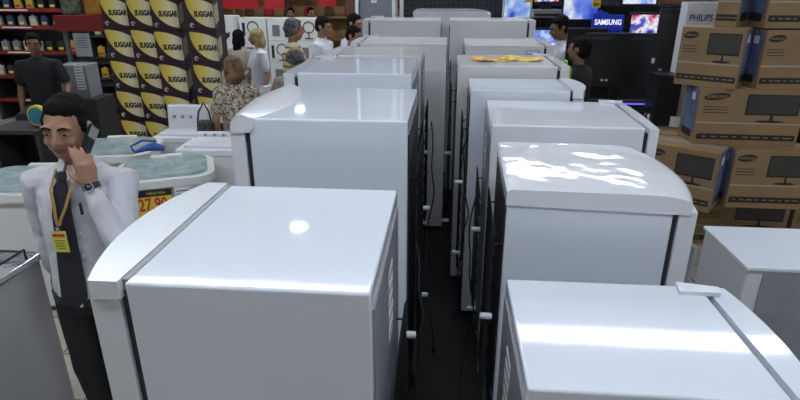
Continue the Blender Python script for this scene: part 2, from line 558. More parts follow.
# power cords hanging down the backs
def cord(label, pts):
    b = MB()
    P = []
    for i in range(len(pts) - 1):
        for k in range(6):
            tt = k / 6
            a, c = Vector(pts[i]), Vector(pts[i + 1])
            P.append(a.lerp(c, tt) + Vector((0.006 * math.sin(7 * (i + tt)), 0.004 * math.cos(5 * (i + tt)), 0)))
    P.append(Vector(pts[-1]))
    b.tube(P, 0.004, seg=6)
    b.ell(pts[-1], (0.016, 0.016, 0.024), 0)
    tag(b.build('power_cord', BLACKP), label, 'cord', 'power cords in the aisle')
cord('black cord looping down behind the nearest left refrigerator', [(-0.10, 2.0, 1.25), (-0.07, 1.97, 0.95), (-0.10, 1.95, 0.7), (-0.06, 1.95, 0.4), (-0.04, 1.93, 0.03)])
cord('black cord hanging behind the second left refrigerator', [(-0.08, 3.02, 1.5), (-0.06, 3.03, 1.1), (-0.10, 3.03, 0.7), (-0.06, 3.02, 0.4), (-0.04, 3.0, 0.03)])
cord('black cord hanging beside the second right refrigerator', [(0.16, 2.55, 1.35), (0.13, 2.58, 1.0), (0.17, 2.56, 0.6), (0.13, 2.55, 0.3), (0.12, 2.5, 0.03)])
cord('black cord hanging from the third right refrigerator', [(0.14, 3.40, 1.35), (0.11, 3.42, 1.2), (0.16, 3.42, 0.8), (0.12, 3.42, 0.5), (0.1, 3.4, 0.03)])

# ------------------------------------------------------------------ stove at the left edge
STEELG = M('stove_side', (0.42, 0.42, 0.43), 0.35, bump=0.05, bscale=300, bdist=0.001)
t = thing('stove', 'grey sided stove at the left edge beside the man on the phone', 'stove', (-2.12, 1.87, 0))
t.scale.z = 1.09
b = MB(); b.box((0, 0, 0.49), (0.52, 0.62, 0.88), bev=0.006); b.build('stove_body', STEELG, t)
b = MB(); b.box((0, 0, 0.945), (0.55, 0.65, 0.03), bev=0.008); b.build('cooktop', CHROME, t)
for sx in (-1, 1):
    for sy in (-1, 1):
        b = MB(); b.cyl((sx * 0.13, sy * 0.15, 0.965), 0.045, 0.015, seg=20); b.cyl((sx * 0.13, sy * 0.15, 0.977), 0.03, 0.01, seg=20)
        b.build('burner', BLACKM, t)
for sx in (-1, 1):
    b = MB()
    for k in range(4):
        b.tube([(sx * 0.13 - 0.1, -0.26 + 0.17 * k, 0.99), (sx * 0.13 + 0.1, -0.26 + 0.17 * k, 0.99)], 0.005, seg=6)
    for k in (-0.1, 0.1):
        b.tube([(sx * 0.13 + k, -0.27, 0.99), (sx * 0.13 + k, 0.27, 0.99)], 0.005, seg=6)
        for yy in (-0.27, 0.27):
            b.tube([(sx * 0.13 + k, yy, 0.96), (sx * 0.13 + k, yy, 0.99)], 0.005, seg=6)
    b.build('pan_support', BLACKM, t)
b = MB(); b.box((-0.275, 0, 0.5), (0.03, 0.56, 0.55), bev=0.01); dr = b.build('oven_door', BLACKP, t)
b = MB(); b.tube([(-0.31, -0.22, 0.73), (-0.33, -0.2, 0.73), (-0.33, 0.2, 0.73), (-0.31, 0.22, 0.73)], 0.01); b.build('handle', CHROME, dr)
for k in range(5):
    b = MB(); b.cyl((-0.272, -0.22 + 0.11 * k, 0.86), 0.02, 0.03, axis='x', seg=16, bev=0.003); b.build('knob', BLACKP, t)
for sx in (-1, 1):
    for sy in (-1, 1):
        b = MB(); b.cyl((sx * 0.22, sy * 0.27, 0.026), 0.02, 0.052, seg=12); b.build('foot', DKRUB, t)

# ------------------------------------------------------------------ washing machines on the left
def rrect(w, d_, r, n=6):
    p = []
    for cx, cy, a0 in ((w / 2 - r, d_ / 2 - r, 0), (-w / 2 + r, d_ / 2 - r, PI / 2), (-w / 2 + r, -d_ / 2 + r, PI), (w / 2 - r, -d_ / 2 + r, 1.5 * PI)):
        for k in range(n + 1):
            a = a0 + PI / 2 * k / n
            p.append((cx + r * math.cos(a), cy + r * math.sin(a)))
    return p
LIDG = M('tinted_lid', (0.40, 0.52, 0.52), 0.12, bump=0.35, bscale=16, coat=0.5, var=0.25, vscale=12, bstretch=(1, 3, 1))
CREAM = M('washer_plastic', (0.72, 0.73, 0.72), 0.3, bump=0.04, bscale=4)
def tub_washer(label, loc, rz, w=0.62, dd=0.50, h=0.90, priced=False):
    t = thing('washing_machine', label, 'washing machine', loc, rz, 'washing machines with tinted lids')
    b = MB()
    rings = []
    for z, k in ((0.05, 0.86), (0.07, 0.88), (h * 0.5, 0.92), (h * 0.88, 0.95), (h * 0.93, 0.96)):
        rings.append([(x * k, y * k, z) for x, y in rrect(w, dd, 0.12)])
    b.loft(rings); b.build('tub_body', CREAM, t)
    b = MB(); b.prism(rrect(w + 0.03, dd + 0.03, 0.15), h * 0.93, h - 0.01, bev=0.012, seg=3); b.build('rim', CREAM, t)
    b = MB(); b.prism(rrect(w - 0.07, dd - 0.07, 0.12), h - 0.012, h + 0.012, bev=0.008)
    for k in range(4):
        x = -w / 2 + 0.14 + k * (w - 0.28) / 3
        b.box((x, 0, h + 0.013), (0.012, dd - 0.2, 0.008), bev=0.003)
    b.build('lid', LIDG, t)
    b = MB(); b.box((0, dd / 2 - 0.03, h + 0.01), (w * 0.35, 0.05, 0.035), bev=0.01)
    b.build('hinge_block', CREAM, t)
    b = MB(); b.cyl((w * 0.33, -dd / 2 + 0.0, h * 0.83), 0.028, 0.05, axis='y', seg=18, bev=0.004); b.build('timer_knob', GREYPL, t)
    for sx in (-1, 1):
        for sy in (-1, 1):
            b = MB(); b.cyl((sx * w * 0.3, sy * dd * 0.3, 0.026), 0.02, 0.052, seg=10); b.build('foot', DKRUB, t)
    return t
tub_washer('tub washing machine with tinted green lid and yellow price sheet', (-2.08, 3.84, 0), 0.42, w=0.66, dd=0.56, h=0.93)
# yellow price sheet
def price_sheet(loc, rz, label):
    b = MB()
    b.box((0, 0, 0.13), (0.26, 0.003, 0.26), 0)
    b.box((0, -0.003, 0.235), (0.26, 0.002, 0.05), 1)
    b.text('27,90', 0.19, front(0.0, -0.004, 0.155), 2, bold=0.02, hscale=1.5)
    b.text('à vista', 0.07, front(0.03, -0.004, 0.06), 1)
    b.text('MÁQUINA', 0.12, front(0.03, -0.005, 0.235), 0)
    return tag(b.build('price_sheet', [YEL, INK, REDP], None, loc, rz), label, 'sign')
price_sheet((-2.045, 3.53, 0.60), 0.42, 'yellow price sheet reading 27,90 on the tub washing machine')
b = MB(); b.box((0, 0, 0.1), (0.11, 0.003, 0.2)); 
for q in range(6):
    b.box((0, -0.002, 0.17 - q * 0.025), (0.08, 0.001, 0.007), 1)
tag(b.build('spec_sheet', [PAPER, INK], None, (-1.86, 3.615, 0.66), 0.42), 'white specification sheet right of the yellow price sheet', 'sign')
tub_washer('tub washing machine with tinted lid behind the left one, nearer the stacked boxes', (-2.80, 4.36, 0), 0.2, w=0.70, dd=0.56, h=0.93)
tub_washer('tub washing machine behind the stove, left of the man on the phone', (-2.95, 3.50, 0), 0.1, w=0.66, dd=0.6, h=0.93)
def top_washer(label, loc, rz, w, dd, h, console=0.0):
    t = thing('washing_machine', label, 'washing machine', loc, rz, 'white top loading washing machines')
    b = MB(); b.box((0, 0, (h - 0.05 + 0.05) / 2), (w, dd, h - 0.10), bev=0.012, seg=3); b.build('washer_body', CREAM, t)
    b = MB(); b.box((0, 0, h - 0.03), (w + 0.02, dd + 0.02, 0.06), bev=0.015, seg=3); b.build('top_frame', WPLAS, t)
    b = MB(); b.prism(rrect(w * 0.85, dd * 0.68, 0.04), h, h + 0.018, bev=0.006, m=Matrix.Translation((0, -dd * 0.09, 0))); b.build('lid', WPLAS, t)
    b = MB()
    b.box((0, dd / 2 - 0.055, h + 0.02 + console / 2), (w, 0.09, 0.05 + console), bev=0.02, seg=3, taper=0.93)
    c = b.build('control_panel', WPLAS, t)
    for k in range(3):
        b = MB(); b.cyl((-w * 0.3 + 0.08 * k, dd / 2 - 0.108, h + 0.03 + console / 2), 0.014, 0.02, axis='y', seg=14); b.build('knob', GREYPL, c)
    for sx in (-1, 1):
        for sy in (-1, 1):
            b = MB(); b.cyl((sx * w * 0.38, sy * dd * 0.38, 0.025), 0.02, 0.05, seg=10); b.build('foot', DKRUB, t)
    return t
top_washer('low white top loading washing machine left of the hooded refrigerator', (-1.90, 4.49, 0), 0.05, 0.60, 0.46, 0.95)
top_washer('white washing machine with a tall rounded control panel before the stacked boxes', (-2.43, 4.93, 0), 0.0, 0.42, 0.40, 0.92, console=0.18)
# blue plastic pouch between the lids
b = MB()
BLUE = M('glossy_blue', (0.02, 0.07, 0.32), 0.25, bump=0.3, bscale=25)
pts = [(-0.12, 0, 0.03), (-0.05, 0.01, 0.05), (0.03, 0.0, 0.06), (0.1, -0.02, 0.045)]
b.tube(pts, [0.012, 0.03, 0.045, 0.03], seg=14, flat=0.75)
b.tube([(-0.12, 0, 0.03), (-0.14, 0.01, 0.08), (-0.05, 0.02, 0.115), (0.05, 0.01, 0.10)], 0.009, seg=8)
tag(b.build('water_hose', BLUE, None, (-2.32, 4.10, 0.945), 0.5), 'shiny blue hose bundle lying between the two tinted lids', 'hose')

# ------------------------------------------------------------------ stacked small appliance boxes (purple and gold)
def gold_mat():
    m = bpy.data.materials.new('gold_print')
    m.use_nodes = True
    nt = m.node_tree
    b = nt.nodes['Principled BSDF']
    b.inputs['Roughness'].default_value = 0.3
    tc = nt.nodes.new('ShaderNodeTexCoord')
    sx = nt.nodes.new('ShaderNodeSeparateXYZ')
    r = nt.nodes.new('ShaderNodeValToRGB')
    mr = nt.nodes.new('ShaderNodeMapRange')
    mr.inputs['From Min'].default_value = -0.15
    mr.inputs['From Max'].default_value = 0.15
    e = r.color_ramp.elements
    e[0].color = (0.60, 0.42, 0.06, 1)
    e[1].color = (0.50, 0.44, 0.28, 1)
    e.new(0.35).color = (0.80, 0.62, 0.13, 1)
    e.new(0.7).color = (0.80, 0.74, 0.50, 1)
    nt.links.new(tc.outputs['Object'], sx.inputs[0])
    nt.links.new(sx.outputs['X'], mr.inputs['Value'])
    nt.links.new(mr.outputs[0], r.inputs['Fac'])
    nt.links.new(r.outputs['Color'], b.inputs['Base Color'])
    return m
GOLD = gold_mat()
PURP = M('dark_purple_print', (0.028, 0.010, 0.020), 0.35)
BW, BH, BD = 0.29, 0.328, 0.28
def gift_mesh():
    b = MB()
    b.box((0, 0, BH / 2), (BW - 0.006, BD, BH - 0.004), 0, bev=0.003)
    def leaf(face):
        pts = []
        n = 12
        x0, z0, x1, z1 = -BW / 2 + 0.006, BH - 0.010, BW / 2 - 0.004, 0.03
        for k in range(n + 1):                       # lower-left arc
            a = PI / 2 * k / n
            pts.append((x0 + (x1 - x0) * (1 - math.cos(a)), z0 - (z0 - z1) * math.sin(a)))
        for k in range(8):
            q = 1 - k / 8
            pts.append((x0 + (x1 - x0) * q, z0 - 0.065 * q ** 2.2))
        vs_ = [b.bm.verts.new(face(x, z, 0.0012)) for x, z in pts]
        f = b.bm.faces.new(vs_)
        f.material_index = 1
        vs2 = [b.bm.verts.new(face(x, z, 0.0)) for x, z in pts]
    leaf(lambda x, z, e: (x, -BD / 2 - e, z))
    b.text('SUGGAR', BW * 0.70, front(BW * 0.135, -BD / 2 - 0.002, BH * 0.50), 2, bold=0.06, hscale=1.45)
    # spiral emblem
    for r_, a0, a1 in ((0.020, 0, 5.2), (0.011, 0.6, 5.0)):
        pts = [(-BW * 0.33 + r_ * math.cos(a0 + (a1 - a0) * k / 12), -BD / 2 - 0.001, 0.055 + r_ * math.sin(a0 + (a1 - a0) * k / 12)) for k in range(13)]
        b.tube(pts, 0.003, 3, seg=4)
    # right flank: gold continues
    f = b.bm.faces.new([b.bm.verts.new(v) for v in ((BW / 2 - 0.001, -BD / 2 + 0.01, 0.05), (BW / 2 - 0.001, -BD / 2 + 0.12, 0.10), (BW / 2 - 0.001, -BD / 2 + 0.12, BH - 0.05), (BW / 2 - 0.001, -BD / 2 + 0.01, BH - 0.09))])
    f.material_index = 1
    return b
t = thing('pallet', 'dark pallet carrying the stacked purple and gold boxes', 'pallet', (-3.04, 5.98, 0))
b = MB()
for k in range(7):
    b.box((0.02, -0.24 + 0.08 * k, 0.112), (1.42, 0.07, 0.022))
b.build('deck', DKRUB, t)
for k in (-1, 0, 1):
    b = MB(); b.box((k * 0.64, 0, 0.050), (0.1, 0.55, 0.10)); b.build('bearer', DKRUB, t)
pb = gift_mesh().build('appliance_box', [PURP, GOLD, INK, PAPER], None, (0, -50, 0))
first = True
ordw = ['bottom', 'second', 'third', 'fourth', 'fifth', 'sixth', 'top']
colw = ['leftmost', 'second from left', 'third from left', 'rightmost nearer']
cols = [(-3.56, 6.1, 0.02), (-3.25, 6.06, 0.02), (-2.90, 5.88, 0.02), (-2.52, 5.86, 0.02)]
cn = ['leftmost column', 'second column from the left', 'third column from the left, set nearer', 'rightmost column of the stack']
for ci, (cx, cy, rz) in enumerate(cols):
    for k in range(7):
        if ci == 3 and k > 6:
            continue
        lab = 'purple and gold appliance box, %s in the %s' % (ordw[k], cn[ci])
        sh = (k % 2) * 0.0 - (0.015 * k if ci < 2 else 0)
        loc = (cx + 0.03, cy, 0.125 + k * BH)
        o = pb if first else dup(pb)
        first = False
        o.location = loc
        o.rotation_euler.z = rz + random.uniform(-0.015, 0.015)
        tag(o, lab, 'box', 'stacked purple and gold boxes')

# ------------------------------------------------------------------ cardboard monitor boxes on the right
def carton(w, h, dd, left_blue=True, right_blue=True, pic=True):
    b = MB()
    b.box((0, 0, h / 2), (w, dd, h), 0, bev=0.004, seg=1)
    y = -dd / 2 - 0.0008
    # logo oval
    n = 20
    ox, oz, rx, rz_ = -w * 0.34, h * 0.86, w * 0.125, h * 0.06
    rot = 0.12
    vs = []
    for k in range(n):
        a = 2 * PI * k / n
        ex, ez = rx * math.cos(a), rz_ * math.sin(a)
        vs.append(b.bm.verts.new((ox + ex * math.cos(rot) - ez * math.sin(rot), y, oz + ex * math.sin(rot) + ez * math.cos(rot))))
    f = b.bm.faces.new(vs); f.material_index = 1
    b.text('SAMSUNG', rx * 1.6, front(ox, y - 0.0012, oz), 0, bold=0.02)
    for q in range(3):
        b.box((-w * 0.33, y, h * (0.68 - 0.05 * q)), (w * 0.24, 0.0014, h * 0.012), 1)
    if pic:
        b.box((w * 0.2, y, h * 0.73), (w * 0.5, 0.002, h * 0.36), 1)
        b.box((w * 0.2, y - 0.001, h * 0.735), (w * 0.47, 0.002, h * 0.31), 3)
        b.prism([(w * 0.19, h * 0.45), (w * 0.23, h * 0.45), (w * 0.22, h * 0.56), (w * 0.2, h * 0.56)], 0, 0.0015, 1, m=Matrix.Translation((0, y + 0.0008, 0)) @ Matrix.Rotation(PI / 2, 4, 'X'))
        vs = [b.bm.verts.new((w * 0.2 + w * 0.14 * math.cos(2 * PI * k / 16), y - 0.0004, h * 0.44 + h * 0.022 * math.sin(2 * PI * k / 16))) for k in range(16)]
        b.bm.faces.new(vs).material_index = 1
    b.box((0.0, y, h * 0.15), (w * 0.94, 0.0014, h * 0.10), 1)
    for q in range(9):
        b.box((-w * 0.4 + q * w * 0.1, y - 0.001, h * 0.15), (w * (0.04 + 0.02 * (q % 3)), 0.0014, h * 0.022), 0)
    b.box((0, y, h * 0.40), (w, 0.0016, h * 0.025), 4)
    b.box((0, 0, h + 0.0008), (w, dd * 0.25, 0.0012), 4)
    for on, sx in ((left_blue, -1), (right_blue, 1)):
        if on:
            x = sx * (w / 2 + 0.0008)
            b.box((x, 0, h * 0.55), (0.0014, dd * 0.8, h * 0.84), 2)
            b.box((x * 1.001, 0, h * 0.16), (0.0016, dd * 0.6, h * 0.13), 1)
            b.box((x * 1.002, -dd * 0.12, h * 0.82), (0.0016, dd * 0.22, h * 0.13), 5)
        else:
            b.box((sx * (w / 2 + 0.0008), 0, h * 0.5), (0.0014, 0.01, h * 0.98), 4)
    return b
SCRP = M('printed_screen', (0.045, 0.042, 0.038), 0.5)
CM = [KRAFT, INK, BLUEP, SCRP, TAPE, PAPER]
RH = 0.455
def put_carton(w, h, dd, loc, rz, label, **kw):
    o = carton(w, h, dd, **kw).build('monitor_box', CM, None, loc, rz)
    return tag(o, label, 'box', 'stacked cardboard monitor boxes')
g = 'stack'
put_carton(0.80, 0.47, 0.36, (2.62, 4.98, 0.0), -0.05, 'cardboard monitor box at the floor of the pile with its dark screen picture')
put_carton(0.60, 0.47, 0.36, (3.35, 4.95, 0.0), -0.02, 'cardboard box at the floor beyond the right edge of the pile')
put_carton(0.56, 0.50, 0.40, (2.03, 4.72, 0.47), -0.62, 'cardboard monitor box turned to the right, second row, with open flap behind it')
put_carton(0.60, 0.50, 0.36, (2.63, 4.72, 0.47), 0.0, 'cardboard monitor box in the second row with blue left end')
put_carton(0.80, 0.46, 0.34, (2.44, 4.84, 0.97), -0.04, 'wide cardboard monitor box in the third row with blue left end')
put_carton(0.46, 0.46, 0.34, (2.17, 4.90, 1.43), -0.62, 'narrow cardboard monitor box in the fourth row beside the white television box')
put_carton(0.52, 0.45, 0.34, (2.68, 4.84, 1.43), 0.04, 'cardboard monitor box in the fourth row near the right edge', pic=False)
put_carton(0.16, 0.48, 0.28, (2.25, 4.90, 1.89), -0.7, 'cardboard box standing on end with blue narrow face at the top of the pile', pic=False)
put_carton(0.52, 0.48, 0.34, (2.66, 4.84, 1.89), -0.02, 'cardboard monitor box highest in the pile at the right edge', pic=False)
# loose cardboard tray with white flap under the third row, at left
b = MB()
b.box((0, 0, 0.002), (0.30, 0.34, 0.004), 0)
b.box((-0.15, 0, 0.06), (0.004, 0.34, 0.12), 0, rot=Matrix.Rotation(-0.25, 3, 'Y'))
b.box((0, 0.17, 0.05), (0.30, 0.004, 0.10), 1)
tag(b.build('open_tray', [KRAFT, PAPER], None, (1.95, 5.15, 0.972), -0.42), 'open cardboard tray with white inside behind the turned box', 'tray')

# tall white television box behind the pile
b = MB()
b.box((0, 0, 1.03), (0.30, 0.16, 2.06), 0, bev=0.004)
PH = M('blue_lettering', (0.02, 0.05, 0.25), 0.5)
b.text('PHILIPS', 0.20, front(-0.02, -0.083, 1.93), 1, bold=0.02, hscale=1.2)
b.box((0, -0.081, 1.72), (0.26, 0.001, 0.004), 2)
tag(b.build('television_box', [WPLAS, PH, GREYPL], None, (2.25, 5.50, 0), 0.0), 'tall narrow white television box with blue lettering behind the monitor boxes', 'box')
# small printed boxes above
def small_box(loc, size, m1, label, rz=0, mark=None, name='product_box', group='product boxes'):
    b = MB()
    b.box((0, 0, size[2] / 2), size, 0, bev=0.003)
    b.box((0, -size[1] / 2 - 0.001, size[2] * 0.5), (size[0] * 0.7, 0.002, size[2] * 0.35), 1)
    if mark:
        b.text(mark, size[0] * 0.5, front(0, -size[1] / 2 - 0.003, size[2] * 0.5), 2)
    return tag(b.build(name, [m1, mark and INK or PAPER, PAPER], None, loc, rz), label, 'box', group)

# ------------------------------------------------------------------ televisions
def screen_mat(name, cols, scale=4.0, es=1.6, seed=0.0):
    m = bpy.data.materials.new(name)
    m.use_nodes = True
    nt = m.node_tree
    b = nt.nodes['Principled BSDF']
    b.inputs['Roughness'].default_value = 0.2
    b.inputs['Base Color'].default_value = (0.01, 0.01, 0.01, 1)
    tc = nt.nodes.new('ShaderNodeTexCoord')
    mp = nt.nodes.new('ShaderNodeMapping')
    mp.inputs['Location'].default_value = (seed, seed * 1.7, seed * 0.3)
    n = nt.nodes.new('ShaderNodeTexNoise')
    n.inputs['Scale'].default_value = scale
    n.inputs['Detail'].default_value = 3
    r = nt.nodes.new('ShaderNodeValToRGB')
    r.color_ramp.interpolation = 'LINEAR'
    e = r.color_ramp.elements
    k = len(cols)
    e[0].position = 0.3; e[0].color = (*cols[0], 1)
    e[1].position = 0.72; e[1].color = (*cols[-1], 1)
    for i in range(1, k - 1):
        e.new(0.3 + 0.42 * i / (k - 1)).color = (*cols[i], 1)
    nt.links.new(tc.outputs['Object'], mp.inputs[0])
    nt.links.new(mp.outputs[0], n.inputs['Vector'])
    nt.links.new(n.outputs['Fac'], r.inputs['Fac'])
    nt.links.new(r.outputs['Color'], b.inputs['Emission Color'])
    b.inputs['Emission Strength'].default_value = es
    return m
SC1 = screen_mat('screen_beach', [(0.03, 0.08, 0.5), (0.25, 0.4, 0.85), (0.8, 0.85, 0.95), (0.25, 0.18, 0.12)], 5, 0.8, 1.0)
SC2 = screen_mat('screen_snow', [(0.02, 0.07, 0.55), (0.15, 0.25, 0.8), (0.8, 0.85, 0.95), (0.9, 0.92, 1.0)], 3.5, 0.85, 4.0)
SC3 = screen_mat('screen_game', [(0.02, 0.02, 0.2), (0.1, 0.12, 0.5), (0.9, 0.9, 1.0), (0.5, 0.02, 0.15), (0.01, 0.01, 0.05)], 7, 0.9, 9.0)
SC4 = screen_mat('screen_show', [(0.2, 0.05, 0.4), (0.15, 0.3, 0.8), (0.85, 0.9, 1.0), (0.1, 0.15, 0.6)], 6, 0.9, 14.0)
OFF = M('dark_screen', (0.008, 0.008, 0.010), 0.18)
BEZEL = M('black_bezel', (0.012, 0.012, 0.014), 0.3)
def tv(label, x0, x1, z0, z1, y, scr, bez=BEZEL, stand=True, base_z=None, price=False, rz=0.0, name='television', back=False):
    w, h = x1 - x0, z1 - z0
    t = thing(name, label, 'television', ((x0 + x1) / 2, y, base_z if base_z is not None else z0), rz, 'televisions')
    dz = z0 - (base_z if base_z is not None else z0)
    b = MB(); b.box((0, 0, dz + h / 2), (w, 0.05, h), bev=0.008); b.box((0, 0.04, dz + h / 2), (w * 0.7, 0.05, h * 0.7), bev=0.01)
    if back:
        for k in (-1, 1):
            b.box((k * w * 0.28, -0.027, dz + h * 0.9), (w * 0.26, 0.006, h * 0.05), 1, bev=0.002)
        b.box((w * 0.46, -0.027, dz + h * 0.5), (0.03, 0.004, 0.05), 2)
        b.box((-w * 0.2, -0.027, dz + h * 0.12), (0.03, 0.004, 0.02), 2)
        b.box((-w * 0.14, -0.027, dz + h * 0.12), (0.02, 0.004, 0.02), 2)
    b.build('casing', [bez, M('vent_grey', (0.03, 0.03, 0.035), 0.5), PAPER], t)
    if scr:
        b = MB(); b.box((0, -0.026, dz + h / 2), (w - 0.05, 0.004, h - 0.05)); b.build('screen', scr, t)
    if dz > 0.03:
        b = MB(); b.box((0, 0.02, dz / 2), (0.08, 0.03, dz)); b.prism(rrect(w * 0.45, 0.22, 0.05), 0, 0.015); b.build('stand', BEZEL, t)
    if price:
        b = MB(); b.box((w / 2 - 0.05, -0.04, dz + h - 0.06), (0.10, 0.004, 0.12)); b.box((w / 2 - 0.05, -0.043, dz + h - 0.08), (0.06, 0.002, 0.03), 1)
        b.build('price_card', [YEL, REDP], t)
    return t
# counter and wall shelves behind the televisions
DKC = M('dark_counter', (0.02, 0.022, 0.03), 0.35)
def counter(label, c, size, mat, name='display_counter'):
    t = thing(name, label, 'counter', (c[0], c[1], 0))
    b = MB(); b.box((0, 0, c[2] - 0.02), (size[0], size[1], 0.04), bev=0.004); b.build('worktop', mat, t)
    b = MB(); b.box((0, size[1] / 2 - 0.02, (c[2] - 0.04) / 2), (size[0] - 0.04, 0.03, c[2] - 0.04)); b.build('back_board', DKC, t)
    for sx in (-1, 1):
        b = MB(); b.box((sx * (size[0] / 2 - 0.03), 0, (c[2] - 0.04) / 2), (0.04, size[1] - 0.05, c[2] - 0.04)); b.build('side_panel', mat, t)
    b = MB(); b.box((0, 0, c[2] * 0.45), (size[0] - 0.1, size[1] - 0.06, 0.03)); b.build('shelf', mat, t)
    return t
counter('low dark counter under the big black televisions', (1.80, 6.0, 1.05), (1.2, 0.44), DKC)
tv('large dark television facing away on the counter, broadest of the black ones', 1.36, 2.08, 1.23, 1.755, 5.96, None, base_z=1.05, back=True)
tv('dark television partly hidden behind the left end of the broad black one', 1.22, 1.62, 1.26, 1.79, 6.12, None, base_z=1.05)
tv('tall dark television standing on end beside the white box', 2.12, 2.36, 1.30, 1.98, 6.14, None, base_z=1.05, name='television', back=True)
t = thing('loudspeaker', 'black floor loudspeaker before the tall white box', 'loudspeaker', (2.02, 5.42, 0))
b = MB(); b.box((0, 0, 0.72), (0.22, 0.25, 1.44), bev=0.01); b.build('speaker_body', BLACKP, t)
b = MB(); b.box((0, -0.13, 0.74), (0.19, 0.012, 1.36), bev=0.004); b.build('grille', M('speaker_cloth', (0.01, 0.01, 0.012), 0.9, bump=0.3, bscale=300), t)
t.location.x = 2.01
b = MB(); b.box((0, 0, 0.006), (0.5, 0.02, 0.012))
# glowing blue soundbar line
t = thing('soundbar', 'slim soundbar with blue lit front below the broad black television', 'speaker', (1.72, 5.83, 1.051))
b = MB(); b.box((0, 0, 0.03), (0.60, 0.07, 0.055), bev=0.01); b.build('soundbar_body', BLACKP, t)
b = MB(); b.box((0.12, -0.036, 0.03), (0.3, 0.003, 0.018)); b.build('light_strip', M('blue_light', (0.1, 0.1, 0.5), 0.3, emit=(0.2, 0.15, 1), es=0.7), t)
# objects on the lower shelf
for k, (dx, c, lb) in enumerate([(-0.28, M('deep_blue_box', (0.01, 0.02, 0.16), 0.4), 'deep blue box on the low shelf under the televisions, at left'),
                                 (0.05, PAPER, 'small white box on the low shelf under the televisions'),
                                 (0.33, M('grey_box', (0.35, 0.36, 0.38), 0.4), 'grey box on the low shelf under the televisions, at right')]):
    b = MB(); b.box((0, 0, 0.12), (0.22 - 0.04 * k, 0.2, 0.24), bev=0.004)
    b.box((0, -0.102, 0.14), (0.12, 0.002, 0.05), 1)
    tag(b.build('accessory_box', [c, INK], None, (1.85 + dx, 5.95, 0.488)), lb, 'box', 'boxes on the low shelf')

# second television line
counter('long dark television counter behind the shop assistants', (2.25, 7.35, 1.20), (2.9, 0.55), DKC)
tv('lit television with beach picture beside the perforated wall', 0.66, 1.02, 1.80, 2.12, 7.46, SC1, WPLAS, base_z=1.20, price=True)
tv('lit television with purple and blue picture behind the assistant in white', 0.98, 1.42, 1.44, 1.72, 7.16, SC4, base_z=1.20)
tv('lit television with snow slope picture and yellow price card', 1.38, 1.84, 1.78, 2.06, 7.46, SC2, base_z=1.20, price=True)
tv('lit television at the top edge above the silver recorder', 1.02, 1.36, 1.985, 2.27, 7.46, SC3, base_z=1.922)
tv('dark television between the two shop assistants', 1.44, 1.78, 1.34, 1.70, 7.16, None, base_z=1.20)
b = MB(); b.box((0, 0, 0.045), (0.34, 0.26, 0.09), bev=0.006); b.box((0, -0.131, 0.03), (0.30, 0.003, 0.03), 1)
tag(b.build('disc_recorder', [M('silver', (0.35, 0.36, 0.38), 0.3, metal=0.5), BLACKP], None, (1.19, 7.42, 1.83)), 'silver disc recorder under the top edge television', 'recorder')
t = thing('shelf_bracket', 'black shelf bracket holding the silver recorder', 'bracket', (1.19, 7.44, 1.20))
b = MB(); b.box((0, 0.0, 0.62), (0.36, 0.3, 0.015)); b.build('bracket_shelf', BLACKM, t)
b = MB(); b.box((0, 0.13, 0.31), (0.05, 0.03, 0.62)); b.build('bracket_post', BLACKM, t)
# samsung sign and colourful screen (nearer line)
t = thing('display_sign', 'blue display sign with white lettering above the broad black television', 'sign', (1.88, 7.16, 1.20))
BS = M('sign_blue', (0.01, 0.03, 0.30), 0.35, emit=(0.01, 0.03, 0.4), es=0.35)
b = MB(); b.box((0, 0, 0.54), (0.36, 0.05, 0.26), bev=0.004); b.prism([(-0.19, 0), (-0.09, 0.05), (0.0, 0.02), (0.0, 0)], 0, 0.04, 0, m=Matrix.Translation((0, 0.02, 0.67)) @ Matrix.Rotation(PI / 2, 4, 'X'))
b.text('SAMSUNG', 0.31, front(0, -0.028, 0.59), 1, bold=0.03, hscale=1.2)
for k in range(4):
    b.box((-0.13 + 0.085 * k, -0.027, 0.46), (0.04, 0.004, 0.08), 2, bev=0.001)
b.build('sign_board', [BS, M('sign_letters', (0.8, 0.8, 0.8), 0.4, emit=(1, 1, 1), es=0.7), M('sign_blue_dark', (0.01, 0.015, 0.15), 0.4)], t)
b = MB(); b.box((0, 0.02, 0.23), (0.1, 0.03, 0.46)); b.build('sign_post', BLACKM, t)
tv('lit television with white, red and black shapes right of the blue sign', 2.12, 2.52, 1.60, 1.90, 7.16, SC3, base_z=1.20)
tv('lit television at the top edge above the blue sign', 2.08, 2.52, 1.96, 2.25, 7.46, SC4, base_z=1.20)
# wall of dark shelving behind
WOODB = M('red_brown_boxes', (0.20, 0.06, 0.03), 0.6, col2=(0.12, 0.05, 0.02), vscale=9)
GRNB = M('green_print', (0.05, 0.16, 0.03), 0.5, col2=(0.01, 0.02, 0.08), vscale=7)
def shelf_unit(label, loc, w, dd, levels, mat, h=None, rz=0.0, edge=None, posts=True):
    t = thing('shelf_unit', label, 'shelf unit', loc, rz)
    h = h or levels[-1] + 0.3
    b = MB(); b.box((0, dd / 2 - 0.01, h / 2), (w, 0.02, h)); b.build('back_board', mat, t)
    for sx in (-1, 1):
        b = MB(); b.box((sx * (w / 2 - 0.02), 0, h / 2), (0.04, dd, h)); b.build('upright', mat, t)
    for z in levels:
        b = MB(); b.box((0, -0.01, z), (w - 0.08, dd - 0.04, 0.03)); s_ = b.build('shelf', mat, t)
        if edge:
            b = MB(); b.box((0, -dd / 2 + 0.0, z), (w - 0.08, 0.012, 0.06)); b.box((-w * 0.1, -dd / 2 - 0.007, z), (w * 0.3, 0.002, 0.02), 1); b.build('price_rail', [edge, PAPER], s_)
    return t
shelf_unit('tall dark shelf unit behind the televisions', (2.9, 8.3, 0), 4.2, 0.5, [0.4, 1.0, 1.6, 1.95], DKC, h=3.0)
